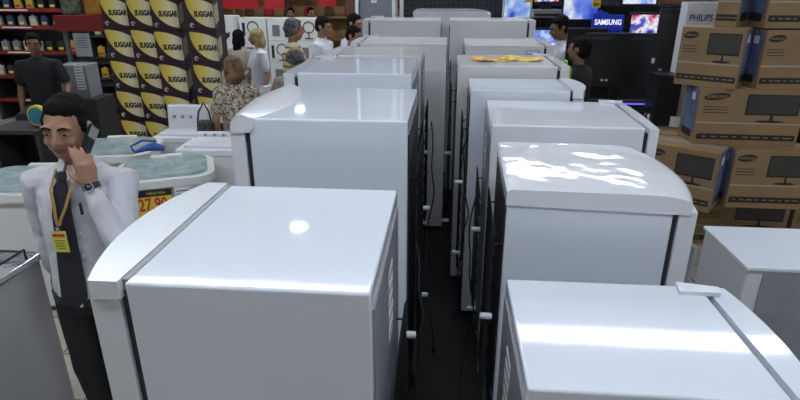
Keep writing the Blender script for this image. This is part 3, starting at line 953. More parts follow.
for k, (x, m_, lb) in enumerate([(2.95, WOODB, 'red brown carton on the dark shelf above the tall television'), (3.2, WOODB, 'second red brown carton on the dark shelf, right of the first'), (3.45, GRNB, 'green and black carton with white label above the white box')]):
    small_box((x, 8.25, 1.966), (0.24, 0.28, 0.30), m_, lb, group='cartons above the televisions')

# ------------------------------------------------------------------ black perforated wall with white posts
def perf_mat():
    m = bpy.data.materials.new('perforated_black')
    m.use_nodes = True
    nt = m.node_tree
    b = nt.nodes['Principled BSDF']
    b.inputs['Roughness'].default_value = 0.45
    tc = nt.nodes.new('ShaderNodeTexCoord')
    v = nt.nodes.new('ShaderNodeTexVoronoi')
    v.inputs['Scale'].default_value = 16
    v.inputs['Randomness'].default_value = 0.15
    r = nt.nodes.new('ShaderNodeValToRGB')
    r.color_ramp.elements[0].position = 0.32
    r.color_ramp.elements[0].color = (0.002, 0.002, 0.003, 1)
    r.color_ramp.elements[1].position = 0.42
    r.color_ramp.elements[1].color = (0.035, 0.035, 0.042, 1)
    nt.links.new(tc.outputs['Object'], v.inputs['Vector'])
    nt.links.new(v.outputs['Distance'], r.inputs['Fac'])
    nt.links.new(r.outputs['Color'], b.inputs['Base Color'])
    return m
t = thing('perforated_partition', 'black perforated panel wall with white side posts at the end of the aisle', 'panel', (0.05, 8.0, 0))
b = MB(); b.box((0, 0, 1.5), (1.34, 0.08, 3.0)); b.build('perforated_board', perf_mat(), t)
for s_ in (-1, 1):
    b = MB(); b.box((s_ * 0.69, -0.02, 1.5), (0.05, 0.14, 3.0), bev=0.004); b.build('post', WPLAS, t)

# grey column
slab('trim_1', (-1.17, 9.6, CEIL / 2), (0.52, 0.4, CEIL), M('column_grey', (0.20, 0.22, 0.26), 0.6, var=0.1))
slab('trim_2', (-1.47, 9.55, CEIL / 2), (0.05, 0.42, CEIL), WPLAS)
slab('trim_3', (-0.88, 9.55, CEIL / 2), (0.05, 0.42, CEIL), WPLAS)
b = MB(); b.box((0, 0, 0.05), (0.09, 0.004, 0.09)); b.box((0, -0.003, 0.05), (0.05, 0.002, 0.01), 1)
tag(b.build('notice', [PAPER, INK], None, (-1.2, 9.395, 1.93)), 'small white notice on the grey column', 'sign')
slab('trim_4', (-1.66, 10.0, CEIL / 2), (0.14, 0.3, CEIL), M('brown_post', (0.16, 0.06, 0.03), 0.5))

# warm shop far behind with shelves of bags
SHW = M('honey_wood', (0.55, 0.36, 0.16), 0.5, var=0.3, vscale=3)
shelf_unit('honey wood shelf unit full of bags in the far shop', (-3.2, 13.6, 0), 3.6, 0.5, [0.5, 1.0, 1.5, 2.0], SHW, h=2.8)
shelf_unit('honey wood shelf unit seen past the grey column', (-0.6, 13.6, 0), 1.5, 0.5, [0.5, 1.0, 1.5, 2.0], SHW, h=2.8)
bagcols = [M('bag_orange', (0.55, 0.25, 0.05), 0.5), M('bag_brown', (0.12, 0.05, 0.02), 0.5), M('bag_tan', (0.6, 0.42, 0.2), 0.5), M('bag_red', (0.45, 0.03, 0.03), 0.5)]
bagn = ['orange', 'brown', 'tan', 'red']
def bagmb():
    b = MB(); b.box((0, 0, 0.11), (0.26, 0.12, 0.22), bev=0.04, seg=3, taper=0.8)
    b.tube([(-0.07, 0, 0.2), (-0.06, 0, 0.29), (0, 0, 0.33), (0.06, 0, 0.29), (0.07, 0, 0.2)], 0.009, seg=6)
    return b
bagproto = [bagmb().build('handbag', m_, None, (0, -50, 0)) for m_ in bagcols]
bused = set()
posn = ['far left', 'left', 'left of middle', 'middle', 'right of middle', 'right', 'far right']
k = 0
for zi, z in enumerate((1.015, 1.515, 2.015)):
    for xi in range(7):
        ci = (k * 7 + xi * 3) % 4
        k += 1
        lb = '%s handbag at the %s of the honey wood shelf, %s row' % (bagn[ci], posn[xi], ['lower', 'eye level', 'top'][zi])
        o = bagproto[ci] if ci not in bused else dup(bagproto[ci])
        bused.add(ci)
        o.location = (-4.7 + xi * 0.48, 13.55, z)
        tag(o, lb, 'handbag', 'handbags in the far shop')

# red hanging signs
RSIGN = M('red_sign', (0.50, 0.015, 0.02), 0.5)
def sign(label, x0, x1, z0, z1, y, mark=None, mats=None, hang=True):
    t = thing('hanging_sign', label, 'sign', ((x0 + x1) / 2, y, z0), 0, 'red hanging signs')
    b = MB(); b.box((0, 0, (z1 - z0) / 2), (x1 - x0, 0.04, z1 - z0), bev=0.004)
    if mark:
        b.text(mark, (x1 - x0) * 0.66, front(0, -0.023, (z1 - z0) * 0.42), 1, bold=0.01)
    b.build('sign_board', mats or [RSIGN, PAPER], t)
    for s_ in (-1, 1):
        b = MB(); b.tube([(s_ * (x1 - x0) * 0.4, 0, z1 - z0), (s_ * (x1 - x0) * 0.4, 0, CEIL - z0)], 0.004, seg=6); b.build('wire', CHROME, t)
sign('broad red hanging sign above the white appliance boxes', -4.15, -3.35, 1.80, 2.6, 10.2)
sign('square red hanging sign with white writing left of the middle of the crowd', -3.12, -2.78, 1.82, 2.45, 9.8, 'Claro')
sign('small red hanging sign with white writing over the men in white shirts', -2.24, -1.92, 1.86, 2.45, 10.0, 'Claro')

# white illustrated boxes (fans and coffee makers) behind the crowd
def fan_box(loc, w, h, label, kind, rz=0.0):
    b = MB()
    b.box((0, 0, h / 2), (w, 0.3, h), 0, bev=0.004)
    y = -0.152
    if kind == 0:      # coffee maker drawing
        b.box((-w * 0.18, y, h * 0.45), (w * 0.28, 0.003, h * 0.5), 2, bev=0.001)
        b.box((w * 0.22, y, h * 0.3), (w * 0.16, 0.003, h * 0.3), 1)
        b.tube([(w * 0.22 + w * 0.13 * math.cos(a), y, h * 0.55 + h * 0.12 * math.sin(a)) for a in [i * PI / 6 for i in range(12)]], 0.008, 1, seg=4)
    elif kind == 1:    # fan drawing
        b.tube([(w * 0.2 * math.cos(a), y, h * 0.6 + w * 0.2 * math.sin(a)) for a in [i * PI / 8 for i in range(17)]], 0.008, 1, seg=4)
        b.box((0, y, h * 0.25), (w * 0.04, 0.003, h * 0.35), 1)
        b.box((0, y, h * 0.1), (w * 0.3, 0.003, h * 0.05), 1)
        b.box((-w * 0.35, y, h * 0.5), (w * 0.1, 0.003, h * 0.6), 1)
    else:
        for q in range(2):
            b.box((-w * 0.2 + q * 0.1, y, h * 0.8), (0.03, 0.003, 0.12), 3)
        b.ell((w * 0.15, y, h * 0.45), (w * 0.14, 0.003, h * 0.08), 1)
        b.ell((-w * 0.2, y, h * 0.35), (w * 0.1, 0.003, h * 0.07), 4)
        b.tube([(w * 0.1, y, h * 0.3), (w * 0.3, y, h * 0.55)], 0.01, 1, seg=4)
    tag(b.build('appliance_carton', [PAPER, INK, M('printed_grey', (0.2, 0.2, 0.22), 0.6), REDP, YEL], None, loc, rz), label, 'box', 'white illustrated appliance cartons')
counter('white display table carrying the illustrated cartons', (-3.1, 9.0, 0.72), (3.0, 0.6), WPLAS, name='display_table')
nx = 0
for r_ in range(3):
    for c_ in range(3):
        fan_box((-3.03 + c_ * 0.44, 9.0, 0.722 + r_ * 0.335), 0.42, 0.33, 'white carton with black %s drawing, %s row, %s of the block' % (['fan', 'coffee maker'][(r_ + c_) % 2], ['bottom', 'middle', 'top'][r_], ['left', 'middle', 'right'][c_]), (r_ + c_ + 1) % 2)
for r_ in range(2):
    for c_ in range(2):
        fan_box((-3.88 + c_ * 0.40, 8.9, 0.722 + r_ * 0.52), 0.38, 0.515, 'taller white carton with red mark, %s, %s one beside the purple boxes' % (['lower', 'upper'][r_], ['left', 'right'][c_]), 2)

# ------------------------------------------------------------------ dark shelving on the left
DSH = M('dark_shelf_metal', (0.03, 0.028, 0.03), 0.5)
REDR = M('red_rail', (0.22, 0.01, 0.012), 0.45)
shelf_unit('dark shelf unit of accessories behind the seated man', (-6.9, 9.3, 0), 1.7, 0.5, [0.35, 0.75, 1.15, 1.55, 1.82, 2.1], DSH, h=2.9, edge=REDR)
shelf_unit('dark shelf unit left of the purple boxes', (-5.25, 9.45, 0), 1.5, 0.45, [0.3, 0.7, 1.05, 1.4, 1.75, 2.05], DSH, h=2.9)
prodc = [M('pack_black', (0.015, 0.015, 0.018), 0.35), M('pack_blue', (0.03, 0.06, 0.18), 0.4), M('pack_grey', (0.22, 0.23, 0.25), 0.4), M('pack_yellow', (0.5, 0.38, 0.04), 0.5), M('pack_white', (0.5, 0.5, 0.5), 0.5)]
prodn = ['black', 'blue', 'grey', 'yellow', 'white']
def pack(m_):
    b = MB()
    b.box((0, 0, 0.08), (0.11, 0.06, 0.16), 0, bev=0.006)
    b.box((0, -0.031, 0.05), (0.08, 0.002, 0.04), 1)
    b.box((0, 0, 0.17), (0.04, 0.01, 0.03), 0)
    return b.build('blister_pack', [m_, YEL if m_ != prodc[3] else REDP], None, (0, -50, 0))
pp = [pack(m_) for m_ in prodc]
pu = set()
pos8 = ['first', 'second', 'third', 'fourth', 'fifth', 'sixth', 'seventh', 'eighth']
for unit, (ux, uy, w_, zs_) in enumerate([(-6.9, 9.12, 1.7, [0.75, 1.15, 1.55, 1.82]), (-5.25, 9.3, 1.5, [0.7, 1.05, 1.4, 1.75])]):
    for zi, z in enumerate(zs_):
        for xi in range(8):
            ci = random.choice([0, 0, 0, 1, 2, 3, 4])
            o = pp[ci] if ci not in pu else dup(pp[ci])
            pu.add(ci)
            o.location = (ux - w_ / 2 + 0.16 + xi * (w_ - 0.32) / 7, uy, z + 0.016)
            tag(o, '%s pack, %s from the left on the %s shelf of the %s unit' % (prodn[ci], pos8[xi], ['lowest', 'lower', 'upper', 'highest'][zi], ['far left', 'nearer right'][unit]), 'pack', 'packs on the dark shelves')
# red header board with packets on it
t = thing('promotion_stand', 'dark red topped promotion stand with grey post', 'stand', (-4.72, 7.6, 0), 0.05)
b = MB(); b.box((0, 0, 1.72), (1.05, 0.36, 0.20), bev=0.006); b.build('header', REDR, t)
b = MB(); b.box((0.38, -0.05, 0.85), (0.06, 0.06, 1.56)); b.build('post', M('post_grey', (0.16, 0.16, 0.17), 0.5), t)
b = MB(); b.box((-0.48, -0.05, 0.85), (0.05, 0.05, 1.56)); b.build('post', M('post_grey'), t)
b = MB(); b.box((0, 0, 0.2), (1.05, 0.40, 0.40), bev=0.01); b.build('base', REDR, t)
for z in (0.6, 0.9, 1.2):
    b = MB(); b.box((0, 0, z), (1.0, 0.34, 0.02)); b.build('shelf', DSH, t)
for k, (m_, lb) in enumerate([(M('packet_green', (0.02, 0.08, 0.04), 0.4, col2=(0.2, 0.22, 0.15), vscale=18), 'dark green packet on the red header'), (M('packet_orange', (0.5, 0.12, 0.02), 0.4, col2=(0.4, 0.3, 0.03), vscale=18), 'orange packet on the red header'), (M('packet_red', (0.4, 0.01, 0.03), 0.4, col2=(0.2, 0.01, 0.02), vscale=15), 'crimson packet on the red header')]):
    b = MB(); b.box((0, 0, 0.17), (0.24, 0.1, 0.34), bev=0.03, seg=3)
    tag(b.build('packet', m_, None, (-5.06 + k * 0.33, 7.55, 1.822)), lb, 'packet', 'packets on the red header')
b = MB(); b.box((0, 0, 0.15), (0.22, 0.006, 0.30))
for q in range(5):
    b.box((0, -0.004, 0.24 - q * 0.03), (0.14, 0.002, 0.006), 1)
tag(b.build('notice', [M('dim_paper', (0.42, 0.43, 0.46), 0.7), INK], None, (-4.88, 7.37, 1.30), 0.05), 'white printed notice hanging under the red header', 'sign')
b = MB(); b.box((0, 0, 0.20), (0.34, 0.3, 0.40), bev=0.01); b.box((0.08, -0.152, 0.26), (0.10, 0.003, 0.30), 1)
for q in range(8):
    b.box((0.08, -0.154, 0.38 - q * 0.035), (0.085, 0.002, 0.012), 2)
tag(b.build('storage_cabinet', [M('cabinet_grey', (0.24, 0.25, 0.27), 0.5), PAPER, M('list_green', (0.12, 0.2, 0.12), 0.6)], None, (-4.52, 6.65, 0.90), 0.1), 'grey cabinet with a striped list beside the seated man', 'cabinet')
b = MB(); b.box((0, 0, 0.45), (0.5, 0.42, 0.9), bev=0.01)
tag(b.build('plinth', DSH, None, (-4.50, 6.66, 0)), 'dark plinth carrying the grey cabinet', 'plinth')
t = thing('wall_clock', 'round teal and yellow boxed dial left of the phone man', 'dial', (-3.90, 5.0, 0.931))
b = MB(); b.cyl((0, 0, 0.1), 0.1, 0.05, axis='y', seg=32, bev=0.006); b.build('rim', YEL, t)
b = MB(); b.cyl((0, -0.026, 0.1), 0.082, 0.01, axis='y', seg=32); b.build('face', M('teal', (0.03, 0.2, 0.26), 0.4), t)
t.name = 'round_fan'; t['label'] = 'small round teal fan with yellow rim behind the phone man'; t['category'] = 'fan'
counter('dark table under the small round fan', (-4.05, 5.0, 0.93), (0.5, 0.4), DSH, name='display_table')

# ------------------------------------------------------------------ people
SKIN = M('skin_tan', (0.36, 0.19, 0.12), 0.5, var=0.08, vscale=18)
SKIND = M('skin_brown', (0.22, 0.11, 0.065), 0.5, var=0.08, vscale=18)
SKINL = M('skin_light', (0.45, 0.26, 0.18), 0.5, var=0.06, vscale=18)
LIP = M('lips', (0.26, 0.09, 0.07), 0.4)
HAIRB = M('hair_black', (0.006, 0.005, 0.005), 0.8, spec=0.15, bump=0.8, bscale=90)
HAIRG = M('hair_grey', (0.14, 0.14, 0.145), 0.7, bump=0.8, bscale=90, col2=(0.04, 0.04, 0.045), vscale=30)
HAIRBR = M('hair_brown', (0.26, 0.14, 0.06), 0.5, bump=0.9, bscale=60, bstretch=(3, 3, 0.4), col2=(0.06, 0.03, 0.015), vscale=14)
HAIRBL = M('hair_blonde', (0.50, 0.38, 0.17), 0.5, bump=0.9, bscale=60, bstretch=(3, 3, 0.4), col2=(0.25, 0.17, 0.07), vscale=14)
EYEW = M('eye_white', (0.55, 0.52, 0.5), 0.2)
IRIS = M('iris_dark', (0.015, 0.01, 0.008), 0.15)

def remesh(mb, name, mats, parent, vox, smooth=2, disp=None):
    me = bpy.data.meshes.new(name)
    mb.bm.to_mesh(me)
    mb.bm.free()
    o = bpy.data.objects.new(name, me)
    COL.objects.link(o)
    md = o.modifiers.new('r', 'REMESH')
    md.mode = 'VOXEL'
    md.voxel_size = vox
    dg = bpy.context.evaluated_depsgraph_get()
    dg.update()
    me2 = bpy.data.meshes.new_from_object(o.evaluated_get(dg))
    o.modifiers.clear()
    o.data = me2
    me2.name = name
    bpy.data.meshes.remove(me)
    bm = bmesh.new()
    bm.from_mesh(me2)
    for _ in range(smooth):
        bmesh.ops.smooth_vert(bm, verts=bm.verts, factor=0.5, use_axis_x=True, use_axis_y=True, use_axis_z=True)
    if disp:
        bm.normal_update()
        for v in bm.verts:
            v.co += v.normal * disp(v.co)
    for f in bm.faces:
        f.smooth = True
    bm.to_mesh(me2)
    bm.free()
    me2.materials.clear()
    for m_ in (mats if isinstance(mats, (list, tuple)) else [mats]):
        me2.materials.append(m_)
    for p in me2.polygons:
        p.use_smooth = True
        p.material_index = 0
    if parent is not None:
        o.parent = parent
    return o

def ring(z, rx, ry, cx=0.0, cy=0.0, n=20):
    return [(cx + rx * math.cos(2 * PI * k / n), cy + ry * math.sin(2 * PI * k / n), z) for k in range(n)]

def folds(amp, sc=9.0):
    def f(co):
        return amp * (noise.noise(Vector((co.x * sc, co.y * sc, co.z * sc * 0.55))) + 0.5 * noise.noise(Vector((co.x * sc * 2.3 + 5, co.y * sc * 2.3, co.z * sc * 1.6))))
    return f

def hand_geo(b, wrist, dirv, palm_n, side, curl=0.5, spread=1.0, thumb=1.0, fcurls=None, s=1.0):
    """dirv: wrist to knuckles, palm_n: out of the palm, side: toward the thumb"""
    w = Vector(wrist); D = Vector(dirv).normalized()
    N = Vector(palm_n); N = (N - D * N.dot(D)).normalized()
    S = Vector(side); S = (S - D * S.dot(D) - N * S.dot(N)).normalized()
    def P(a, c, n):
        return w + (D * a + S * c + N * n) * s
    # palm as lofted ellipses
    rings = []
    for a, rw, rt in ((-0.012, 0.022, 0.018), (0.0, 0.026, 0.017), (0.03, 0.036, 0.017), (0.06, 0.041, 0.015), (0.085, 0.040, 0.012), (0.093, 0.034, 0.008)):
        rings.append([P(a, rw * math.cos(2 * PI * k / 14), rt * math.sin(2 * PI * k / 14)) for k in range(14)])
    b.loft(rings)
    L = [(0.030, 0.040, 0.025, 0.020), (0.010, 0.045, 0.029, 0.021), (-0.010, 0.042, 0.027, 0.020), (-0.029, 0.033, 0.020, 0.018)]
    for i, (c, l1, l2, l3) in enumerate(L):
        cu = (fcurls[i] if fcurls else curl)
        a0 = 0.083 - (0.006 if i == 3 else 0)
        p = [P(a0 - 0.02, c * 0.95, 0)]
        ang = 0.0
        q = P(a0, c, 0)
        p.append(q)
        side_k = c * 0.25 * spread
        for l, k in ((l1, 0.9), (l2, 1.1), (l3, 0.7)):
            ang += cu * k
            q = q + (D * math.cos(ang) + N * math.sin(ang) + S * side_k).normalized() * l * s
            p.append(q)
        r = [0.0095 * s, 0.0095 * s, 0.0088 * s, 0.008 * s, 0.007 * s]
        b.capsule(p, r, seg=8)
    q = [P(0.012, 0.022, 0.002), P(0.035, 0.045, 0.010), P(0.062, 0.056 * thumb, 0.020 + 0.012 * curl), P(0.088, 0.052 * thumb, 0.030 + 0.03 * curl)]
    b.capsule(q, [0.013 * s, 0.012 * s, 0.010 * s, 0.008 * s], seg=8)

def head_geo(b, Hm, female=False):
    e = lambda c, r, u=16, v=12: b.ell(c, r, u=u, v=v, m=Hm)
    e((0, .018, .125), (.074, .094, .092))
    e((0, -.028, .092), (.060, .064, .094))
    e((0, -.040, .035), (.044, .044, .034))
    e((0, -.066, .024), (.020, .018, .016))
    for s_ in (-1, 1):
        e((s_ * .030, -.074, .137), (.026, .014, .010))
        e((s_ * .036, -.062, .082), (.022, .024, .020))
        e((s_ * .048, -.020, .050), (.018, .035, .026))
        e((s_ * .076, .010, .100), (.009, .018, .031))
        e((s_ * .079, .016, .108), (.008, .018, .020))
    P = [(0, -.086, .128), (0, -.094, .112), (0, -.104, .092), (0, -.106, .084)]
    pts = [Hm @ Vector(p) for p in P]
    b.capsule(pts, [.008, .009, .011, .012], seg=10)
    for s_ in (-1, 1):
        e((s_ * .012, -.094, .082), (.009, .010, .008))
    e((0, -.086, .056), (.025, .010, .007))
    e((0, -.084, .046), (.021, .010, .008))

def person(label, loc, rz, height=1.75, shirt=None, pants=None, hair='short', hairm=None, skin=None, arms=None, hero=False,
           head_rot=(0, 0, 0), neck=True, short_sleeve=False, belly=0.0, lean=0.0, sit=False, vox=None, apron=None, stripes=None, cat='person', group=None, tie=False, skirt=False, hipshift=0.0, head_s=1.0):
    k = height / 1.75
    t = thing('person', label, cat, loc, rz, group)
    skin = skin or SKIN
    hairm = hairm or HAIRB
    vox = vox or (0.0065 if hero else 0.009)
    fem = hair in ('long', 'bob')
    sw = 0.165 if fem else 0.185
    def lz(z):                        # forward lean of everything above the hips
        return -lean * max(0, z - 0.9) + hipshift * max(0, min(1, (1.45 - z) / 0.5)) * (1 if z > 0.2 else z / 0.2)
    def P(x, y, z):
        return Vector((x * k, (y + lz(z)) * k, z * k))
    def trunk(g, neckr=True, z0=0.86):
        R_ = []
        T = [(0.84, .150, .112, 0), (0.90, .163, .118, 0), (0.98, .152, .112 + belly * .7, -belly * .3), (1.08, .148, .110 + belly, -belly * .5), (1.18, .156, .112 + belly * .7, -belly * .3),
             (1.28, .168, .116, 0), (1.36, sw - .01, .108, .005), (1.415, sw - .025, .088, .008), (1.45, .10, .070, .01), (1.475, .062, .058, .01)]
        for z, rx, ry, cy in T:
            if z < z0 - 1e-6:
                continue
            c = P(0, cy, z)
            R_.append(ring(c.z, (rx + g) * k, (ry + g) * k, 0, c.y))
        return R_
    arms = arms or {}
    A = {}
    for s_, nm in ((1, 'L'), (-1, 'R')):
        d_ = dict(sh=(s_ * (sw - .005), .0, 1.395), el=(s_ * (sw + .055), .03, 1.13), wr=(s_ * (sw + .06), -.06, .90), hd=(0, -.25, -1), pn=(-s_, 0, 0), th=(0, -1, 0), curl=.35)
        d_.update(arms.get(nm, {}))
        A[s_] = d_
    # --- body
    b = MB()
    b.loft(trunk(-0.012))
    n0, n1 = P(0, .012, 1.44), P(0, -.004, 1.56)
    b.capsule([n0, (n0 + n1) / 2, n1], [.056 * k, .050 * k, .052 * k], seg=14)
    Hm = Matrix.Translation(P(0, -0.008, 1.515)) @ Matrix.Rotation(head_rot[2], 4, 'Z') @ Matrix.Rotation(head_rot[0], 4, 'X') @ Matrix.Rotation(head_rot[1], 4, 'Y') @ Matrix.Diagonal((k * head_s, k * head_s, k * head_s, 1))
    head_geo(b, Hm)
    for s_ in (1, -1):
        a = A[s_]
        sh, el, wr = P(*a['sh']), P(*a['el']), P(*a['wr'])
        b.capsule([P(s_ * .10, .005, 1.40), sh, sh.lerp(el, .35), sh.lerp(el, .8), el, el.lerp(wr, .3), el.lerp(wr, .75), wr], [.055 * k, .052 * k, .046 * k, .040 * k, .038 * k, .040 * k, .030 * k, .025 * k], seg=12)
        hand_geo(b, wr, a['hd'], a['pn'], a['th'], curl=a['curl'], fcurls=a.get('fc'), s=k)
    if sit:
        legs = {s_: [P(s_ * .09, 0, .90), P(s_ * .14, -.42, .88), P(s_ * .13, -.46, .45), P(s_ * .13, -.47, .40)] for s_ in (1, -1)}
    else:
        legs = {s_: [P(s_ * .085, 0, .88), P(s_ * .095, -.01, .50), P(s_ * .10, .015, .12), P(s_ * .10, .015, .085)] for s_ in (1, -1)}
    for s_ in (1, -1):
        h_, kn, an, an2 = legs[s_]
        b.capsule([h_, h_.lerp(kn, .4), kn, kn.lerp(an, .35), an, an2], [.088 * k, .078 * k, .055 * k, .056 * k, .038 * k, .036 * k], seg=12)
        b.capsule([an2 + Vector((0, .02, -.03)) * k, an2 + Vector((0, -.06, -.045)) * k, an2 + Vector((0, -.15, -.055)) * k], [.036 * k, .036 * k, .026 * k], seg=10)
    body = remesh(b, 'body', [skin, LIP], t, vox, smooth=2)
    # lips
    Hi = Hm.inverted()
    for p in body.data.polygons:
        c = Hi @ p.center
        if c.y < -.080 and abs(c.x) < .024 and .040 < c.z < .062:
            p.material_index = 1
    # eyes, brows
    for s_ in (-1, 1):
        g = MB(); g.ell((s_ * .030, -.0775, .1165), (.013, .010, .0065), 0, m=Hm); g.ell((s_ * .030, -.0855, .1155), (.0060, .0035, .0055), 1, m=Hm)
        g.build('eye', [EYEW, IRIS], t)
        g = MB(); g.ell((s_ * .030, -.0775, .1205), (.0155, .0125, .0062), 0, m=Hm)
        g.build('eyelid', skin, t)
        g = MB(); g.tube([Hm @ Vector(p) for p in ((s_ * .012, -.0885, .1355), (s_ * .030, -.0905, .1415), (s_ * .050, -.0775, .1345))], [.0035 * k, .0052 * k, .0028 * k], seg=6)
        g.build('eyebrow', HAIRB if hairm in (HAIRB, HAIRG) else hairm, t)
    # hair
    g = MB()
    e = lambda c, r: g.ell(c, r, u=20, v=14, m=Hm)
    if hair == 'short':
        e((0, .030, .141), (.079, .092, .090))
        e((0, .050, .100), (.074, .066, .075))
        e((0, -.004, .186), (.060, .058, .036))
        for s_ in (-1, 1):
            e((s_ * .066, -.012, .125), (.012, .020, .034))
    elif hair == 'bald':
        for s_ in (-1, 1):
            e((s_ * .060, .030, .105), (.022, .062, .042))
        e((0, .078, .095), (.060, .034, .045))
        e((0, .055, .145), (.070, .066, .050))
    elif hair == 'bob':
        e((0, .022, .135), (.092, .100, .095))
        e((0, .045, .070), (.095, .078, .105))
        e((0, .065, .010), (.085, .055, .070))
        for s_ in (-1, 1):
            e((s_ * .078, .0, .06), (.020, .045, .080))
    else:
        e((0, .022, .135), (.088, .098, .093))
        e((0, .060, .040), (.088, .058, .120))
        e((0, .075, -.060), (.080, .040, .100))
        for s_ in (-1, 1):
            e((s_ * .076, .010, .05), (.018, .040, .095))
    ho = remesh(g, 'hair', hairm, t, vox, smooth=2, disp=folds(.005 * k, 45 if hair in ('short', 'bald') else 30))
    # --- shirt
    def shirtmat():
        return shirt
    b = MB()
    b.loft(trunk(0.012))
    b.loft([ring(z * k, r_ * k, r2 * k, 0, P(0, .012, z).y) for z, r_, r2 in ((1.42, .10, .075), (1.462, .066, .064), (1.495, .058, .058))])
    for s_ in (1, -1):
        a = A[s_]
        sh, el, wr = P(*a['sh']), P(*a['el']), P(*a['wr'])
        if short_sleeve:
            b.capsule([P(s_ * .10, .005, 1.40), sh, sh.lerp(el, .35), sh.lerp(el, .7)], [.066 * k, .068 * k, .064 * k, .062 * k], seg=12)
        else:
            ends = el.lerp(wr, .93)
            b.capsule([P(s_ * .10, .005, 1.40), sh, sh.lerp(el, .35), sh.lerp(el, .8), el, el.lerp(wr, .3), el.lerp(wr, .75), ends], [.066 * k, .068 * k, .062 * k, .058 * k, .056 * k, .055 * k, .043 * k, .036 * k], seg=12)
    so = remesh(b, 'shirt', shirt, t, vox, smooth=2, disp=folds(.009 * k if hero else .007 * k, 13 if hero else 9))
    # --- trousers
    b = MB()
    R_ = []
    for z, rx, ry in ((0.83, .155, .118), (0.90, .168, .122), (0.97, .160, .118)):
        c = P(0, 0, z)
        R_.append(ring(c.z, rx * k, ry * k, 0, c.y))
    b.loft(R_)
    if skirt:
        b.loft([ring(z * k, r_ * k, r2 * k) for z, r_, r2 in ((0.42, .21, .17), (0.7, .19, .15), (0.93, .165, .125))])
    else:
        for s_ in (1, -1):
            h_, kn, an, an2 = legs[s_]
            b.capsule([h_, h_.lerp(kn, .4), kn, kn.lerp(an, .4), an], [.098 * k, .090 * k, .072 * k, .068 * k, .060 * k], seg=14)
    remesh(b, 'skirt' if skirt else 'trousers', pants or M('dark_trousers', (0.012, 0.012, 0.014), 0.7), t, vox * 1.3, smooth=2, disp=folds(.005 * k, 9))
    # shoes
    for s_ in (1, -1):
        an2 = legs[s_][3]
        b = MB(); b.capsule([an2 + Vector((0, .025, -.042)) * k, an2 + Vector((0, -.06, -.050)) * k, an2 + Vector((0, -.155, -.055)) * k], [.042 * k, .041 * k, .031 * k], seg=12)
        b.build('shoe', BLACKP, t)
    return t, P, Hm, A

WSH = M('white_shirt_cloth', (0.58, 0.58, 0.64), 0.8, bump=0.25, bscale=18, bdist=0.01)
WSH2 = M('white_cotton', (0.72, 0.74, 0.80), 0.85, bump=0.2, bscale=14)
BSH = M('black_shirt_cloth', (0.012, 0.012, 0.014), 0.85, bump=0.2, bscale=14)
BEI = M('beige_cardigan', (0.42, 0.38, 0.31), 0.9, bump=0.3, bscale=40)
KHA = M('khaki_shirt', (0.22, 0.20, 0.15), 0.9, bump=0.2, bscale=14)
FLO = M('floral_blouse', (0.60, 0.54, 0.42), 0.9, bump=0.2, bscale=20, col2=(0.09, 0.055, 0.035), vscale=55)
def stripe_mat():
    m = bpy.data.materials.new('yellow_striped_cloth')
    m.use_nodes = True
    nt = m.node_tree
    b = nt.nodes['Principled BSDF']
    b.inputs['Roughness'].default_value = 0.85
    tc = nt.nodes.new('ShaderNodeTexCoord')
    w = nt.nodes.new('ShaderNodeTexWave')
    w.bands_direction = 'Z'
    w.inputs['Scale'].default_value = 4.5
    w.inputs['Distortion'].default_value = 0.3
    r = nt.nodes.new('ShaderNodeValToRGB')
    r.color_ramp.elements[0].position = 0.14
    r.color_ramp.elements[0].color = (0.10, 0.11, 0.16, 1)
    r.color_ramp.elements[1].position = 0.22
    r.color_ramp.elements[1].color = (0.68, 0.56, 0.16, 1)
    r.color_ramp.elements.new(0.7).color = (0.68, 0.56, 0.16, 1)
    r.color_ramp.elements.new(0.8).color = (0.66, 0.62, 0.45, 1)
    nt.links.new(tc.outputs['Object'], w.inputs['Vector'])
    nt.links.new(w.outputs['Fac'], r.inputs['Fac'])
    nt.links.new(r.outputs['Color'], b.inputs['Base Color'])
    return m

# --- the salesman on the phone
HX, HY = -1.57, 2.17
LARM = dict(sh=(.190, .0, 1.395), el=(.245, -.17, 1.145), wr=(.140, -.155, 1.43), hd=(-.16, .08, .98), pn=(-.62, .78, .1), th=(-.75, -.6, .1), curl=.4, fc=[.22, .35, .45, .55])
RARM = dict(el=(-.235, .09, 1.14), wr=(-.235, .10, .93), hd=(0, -.1, -1), pn=(1, 0, 0), th=(0, -1, 0), curl=.3)
t, P, Hm, A = person('man in white shirt and dark tie holding a phone to his ear', (HX, HY, 0), 0.06, 1.77, WSH, None, 'short', HAIRB, SKIN,
                     {'L': LARM, 'R': RARM}, hero=True, head_rot=(0.16, 0.05, 0.10), hipshift=-0.06, head_s=1.10)
